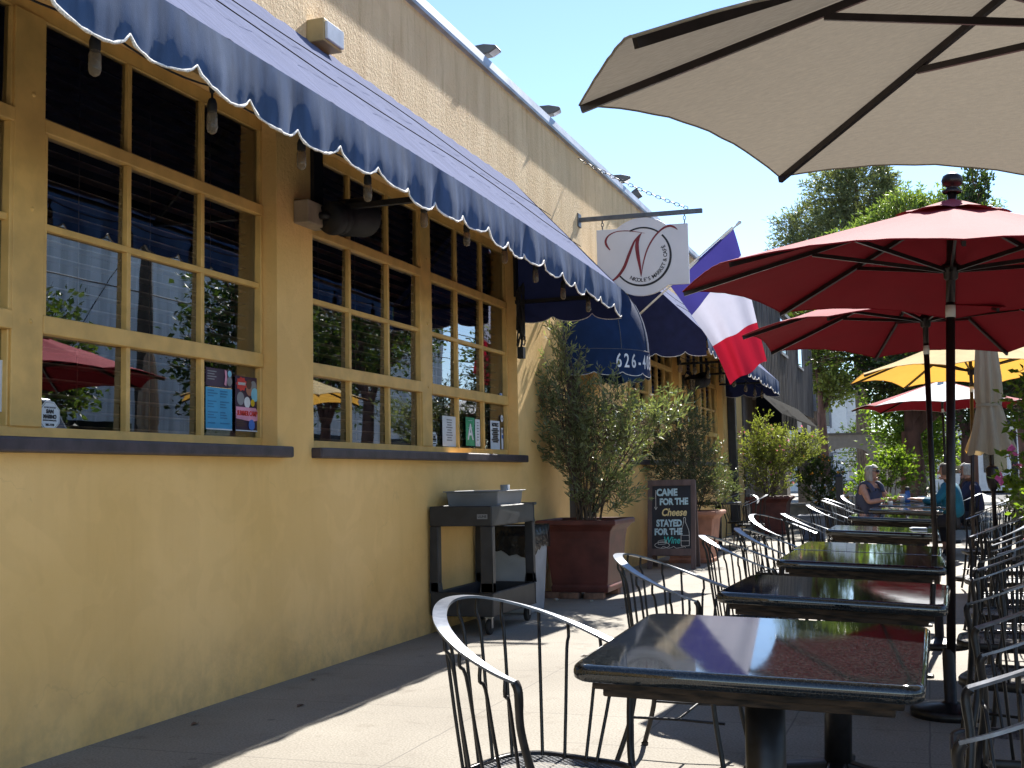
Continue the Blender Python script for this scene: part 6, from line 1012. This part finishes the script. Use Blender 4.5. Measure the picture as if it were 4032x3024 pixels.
# ------------------------------------------------------------------ trees
def tree(label, x, y, h, trunk_r, blobs, leaf, n, lsz, seed, bark='redbark', fork=.35, name='street_tree', lean=(0, 0), asp=.55, nl=9, twl=.55, up=.3):
    t = thing(name, label, 'tree', (x, y, -.05)); rg_ = random.Random(seed); k = MB(); f0 = Vector((lean[0]*fork, lean[1]*fork, h*fork)); k.tube(catmull([(0, 0, 0), f0*.5+Vector((.05, 0, 0)), f0], 6), [trunk_r*(1.25-.35*i/12) for i in range(13)], 12)
    k.lathe([(trunk_r*1.9, 0), (trunk_r*1.4, .15), (trunk_r*1.2, .5)], 12); lb = MB()
    tot = sum(b[2] for b in blobs); limbs = []
    for c, r, w in blobs:
        c = Vector(c); m_ = f0.lerp(c, .5)+Vector((rg_.gauss(0, .12), rg_.gauss(0, .12), .1))*(c-f0).length*.5; P = catmull([f0-Vector((0, 0, .1)), m_, c, c+(c-m_)*.35], 5); k.tube(P, [max(.015, trunk_r*.62*(1-.85*i/(len(P)-1))) for i in range(len(P))], 7); limbs.append(P)
    k.build('trunk', bark, t, fix=False); k2 = MB()
    for b, (c, r, w) in enumerate(blobs):
        m = int(n*w/tot/nl); c = Vector(c); cl = []
        for _ in range(m):
            while True:
                q = Vector((rg_.uniform(-1, 1), rg_.uniform(-1, 1), rg_.uniform(-1, 1)))
                if q.length <= 1 and rg_.random() < .15+.85*q.length**1.5: break
            q *= 1+.16*math.sin(q.x*5+b)+.12*math.sin(q.z*7+q.y*4); p = c+Vector((q.x*r[0], q.y*r[1], q.z*r[2])); d = Vector((q.x, q.y, q.z*.5+up)); d = d.normalized() if d.length > .01 else Vector((0, 0, 1)); e = p+d*twl*rg_.uniform(.5, 1.4)
            if rg_.random() < .5: k2.tube([p-d*twl*.9, e], [.012, .004], 3, caps=False)
            leaves(lb, rg_, [(p.lerp(e, rg_.random())+Vector((rg_.gauss(0, .12), rg_.gauss(0, .12), rg_.gauss(0, .1)))*twl, d+Vector((rg_.gauss(0, .7), rg_.gauss(0, .7), rg_.gauss(0, .5)))) for _ in range(nl)], lsz, asp, 0, -.1)
    k2.build('twig', bark, t, fix=False); lb.build('crown', leaf, t, fix=False); return t
tree('big dark crowned tree with forked reddish trunk over the far tables', 3.35, 29.5, 5.2, .24, [((-.5, .5, 4.7), (1.5, 1.6, .9), 2), ((1.0, .5, 5.0), (1.8, 1.8, 1.2), 2), ((2.4, 0, 4.2), (1.5, 1.5, 1.1), 1.6), ((.2, .3, 3.7), (1.3, 1.3, .7), 1.5), ((1.6, .2, 3.2), (1.0, 1.0, .6), 1)], 'darktree', 30000, .12, 1, fork=.42)
tree('leaning tree with twisted trunk just right of the big dark tree', 4.35, 27.0, 5.0, .15, [((.3, .3, 4.4), (1.2, 1.2, 1.0), 1.5), ((-.5, .2, 3.6), (.8, .9, .6), 1), ((1.1, 0, 3.9), (1.0, 1.0, .8), 1), ((.7, 0, 2.6), (.7, .8, .6), .7)], 'tree', 12000, .11, 2, fork=.4, lean=(.5, 0))
tree('light green leafy tree between the arch and the dark tree', 2.9, 43, 5.5, .16, [((.2, 0, 3.0), (1.0, 1.2, 1.3), 2), ((.6, 0, 4.4), (1.3, 1.4, 1.2), 2), ((.6, 0, 2.0), (1.0, 1.2, .9), 1.4), ((-.3, .3, 5.2), (.9, 1, .9), 1)], 'lush', 15000, .15, 3, fork=.25)
tree('yellow green tree in front of the white apartments', -.55, 52, 9.5, .2, [((0, 0, 6.4), (.8, 1, 1.5), 1.5), ((.2, 0, 8.0), (1.3, 1.3, 1.2), 1.5), ((.5, .5, 5.0), (.7, .7, .8), .8), ((-.9, 0, 7.3), (1., 1, 1.2), 1)], 'shrub', 11000, .2, 4, fork=.4)
tree('dusty pale tall eucalyptus left of the dense round one', -2.2, 66, 15.5, .3, [((-.2, 0, 14.0), (1.2, 1.4, 1.9), 2), ((-.5, 0, 11.8), (1.5, 1.5, 1.8), 2), ((-1.0, 0, 9.5), (1.3, 1.4, 1.6), 1.2), ((.5, 0, 12.6), (.8, 1, 1.1), .7)], 'euc', 17000, .26, 5, bark='bark', fork=.55, asp=.25)
tree('dense dark round topped tall tree behind the red umbrella', .55, 64, 17.5, .35, [((.2, 0, 16.0), (2.0, 2, 1.8), 2.5), ((-.6, 0, 13.4), (2.2, 2.2, 1.8), 2.2), ((1.4, 0, 13.8), (1.9, 1.9, 1.6), 1.6), ((.3, 0, 11.2), (2.4, 2.2, 1.6), 1.6)], 'euc', 30000, .28, 6, bark='bark', fork=.5, asp=.3)
tree('feathery bright green tree just behind the near red umbrella top', 3.3, 46, 12.6, .22, [((-1.5, 0, 9.4), (1.3, 1.4, .9), 1.8), ((.0, 0, 10.4), (1.2, 1.4, 1.0), 2), ((1.7, 0, 10.5), (1.2, 1.4, .8), 1.5), ((-.2, 0, 8.6), (2.4, 1.8, 1.0), 1.8)], 'feather', 22000, .22, 7, fork=.5, asp=.3)
tree('thin dark tree with sparse upswept twigs right of the finial', 5.05, 40, 11.0, .12, [((0, 0, 9.0), (.8, .9, .8), 1), ((.45, 0, 10.2), (.35, .4, .75), .35)], 'darktree', 2200, .18, 8, fork=.6, up=1.2)
tree('dark leafy tree inside the arch opening', .35, 66, 4.2, .15, [((.2, 0, 2.6), (1.1, 1.2, 1.4), 1), ((1.0, 0, 1.8), (1.0, 1, 1.1), .8)], 'tree', 3500, .16, 9, fork=.3)
for i, (x, y, h, lf, lab) in enumerate(((9.0, 26.0, 7.5, 'tree', 'round street tree at the right, mirrored in the second window'), (7.0, 37, 7.5, 'lush', 'bushy street tree beyond the far parked car'), (13.2, 19.3, 4.9, 'tree', 'short tree across the street before the block building'), (11.8, 29.0, 6.5, 'darktree', 'dark tree across the street at the block building corner'), (7.2, 50, 8, 'tree', 'far street tree down the road'), (8.4, 19.2, 5.3, 'darktree', 'kerb side tree with dark leaves beyond the silver van'))):
    q = .55 if h < 5.4 else 1
    tree(lab, x, y, h, .16*max(q, .7), [((0, 0, h*.72), (1.6*q, 1.6*q, h*.18), 2), ((.8*q, .5*q, h*.6), (1.2*q, 1.2*q, h*.14), 1), ((-.8*q, -.3*q, h*.62), (1.2*q, 1.2*q, h*.14), 1), ((.1, 0, h*.88), (1.0*q, 1.0*q, h*.11), .8)], lf, int(6500*max(q, .6)), .15, 20+i, fork=.4)
for i, (y, lab) in enumerate(((15.5, 'clipped hedge across the street, nearest the van'), (21.5, 'clipped hedge across the street beneath the utility pole'), (28.0, 'clipped hedge across the street by the dark tree'))):
    p = thing('hedge', lab, 'hedge', (15.6, y, 0), 0, 'hedges across the street'); rgh = random.Random(60+i)
    plant(p, rgh, [((0, -1.9, .95), (.8, 1.5, .85), 1), ((0, 0, 1.0), (.8, 1.5, .9), 1), ((0, 1.9, .95), (.8, 1.5, .85), 1)], (0, 0, 0), 420, .25, 12, .12, .5, 'tree', stems=12, base_r=.5, stem_r=.02)
hd = tag(MB().box((-14, 92, 0), (20, 94, 3.0)).build('far_wall', 'taupe'), 'long plain taupe wall closing the view far behind', 'wall')
pv = thing('far_house', 'pale low building glimpsed right of the big trunk', 'building', (6.2, 70, 0)); k = MB(); k.box((-2.5, 0, 0), (8, 8, 3.6)); k.build('wall', 'wb', pv); k = MB(); k.box((-2.8, -.4, 3.6), (8.3, 8.4, 3.9)); k.build('roof', 'wbtrim', pv); [MB().box((-1.8+q*2.2, -.03, 1), (-.6+q*2.2, 0, 2.4)).build('window', 'carglass', pv) for q in range(4)]
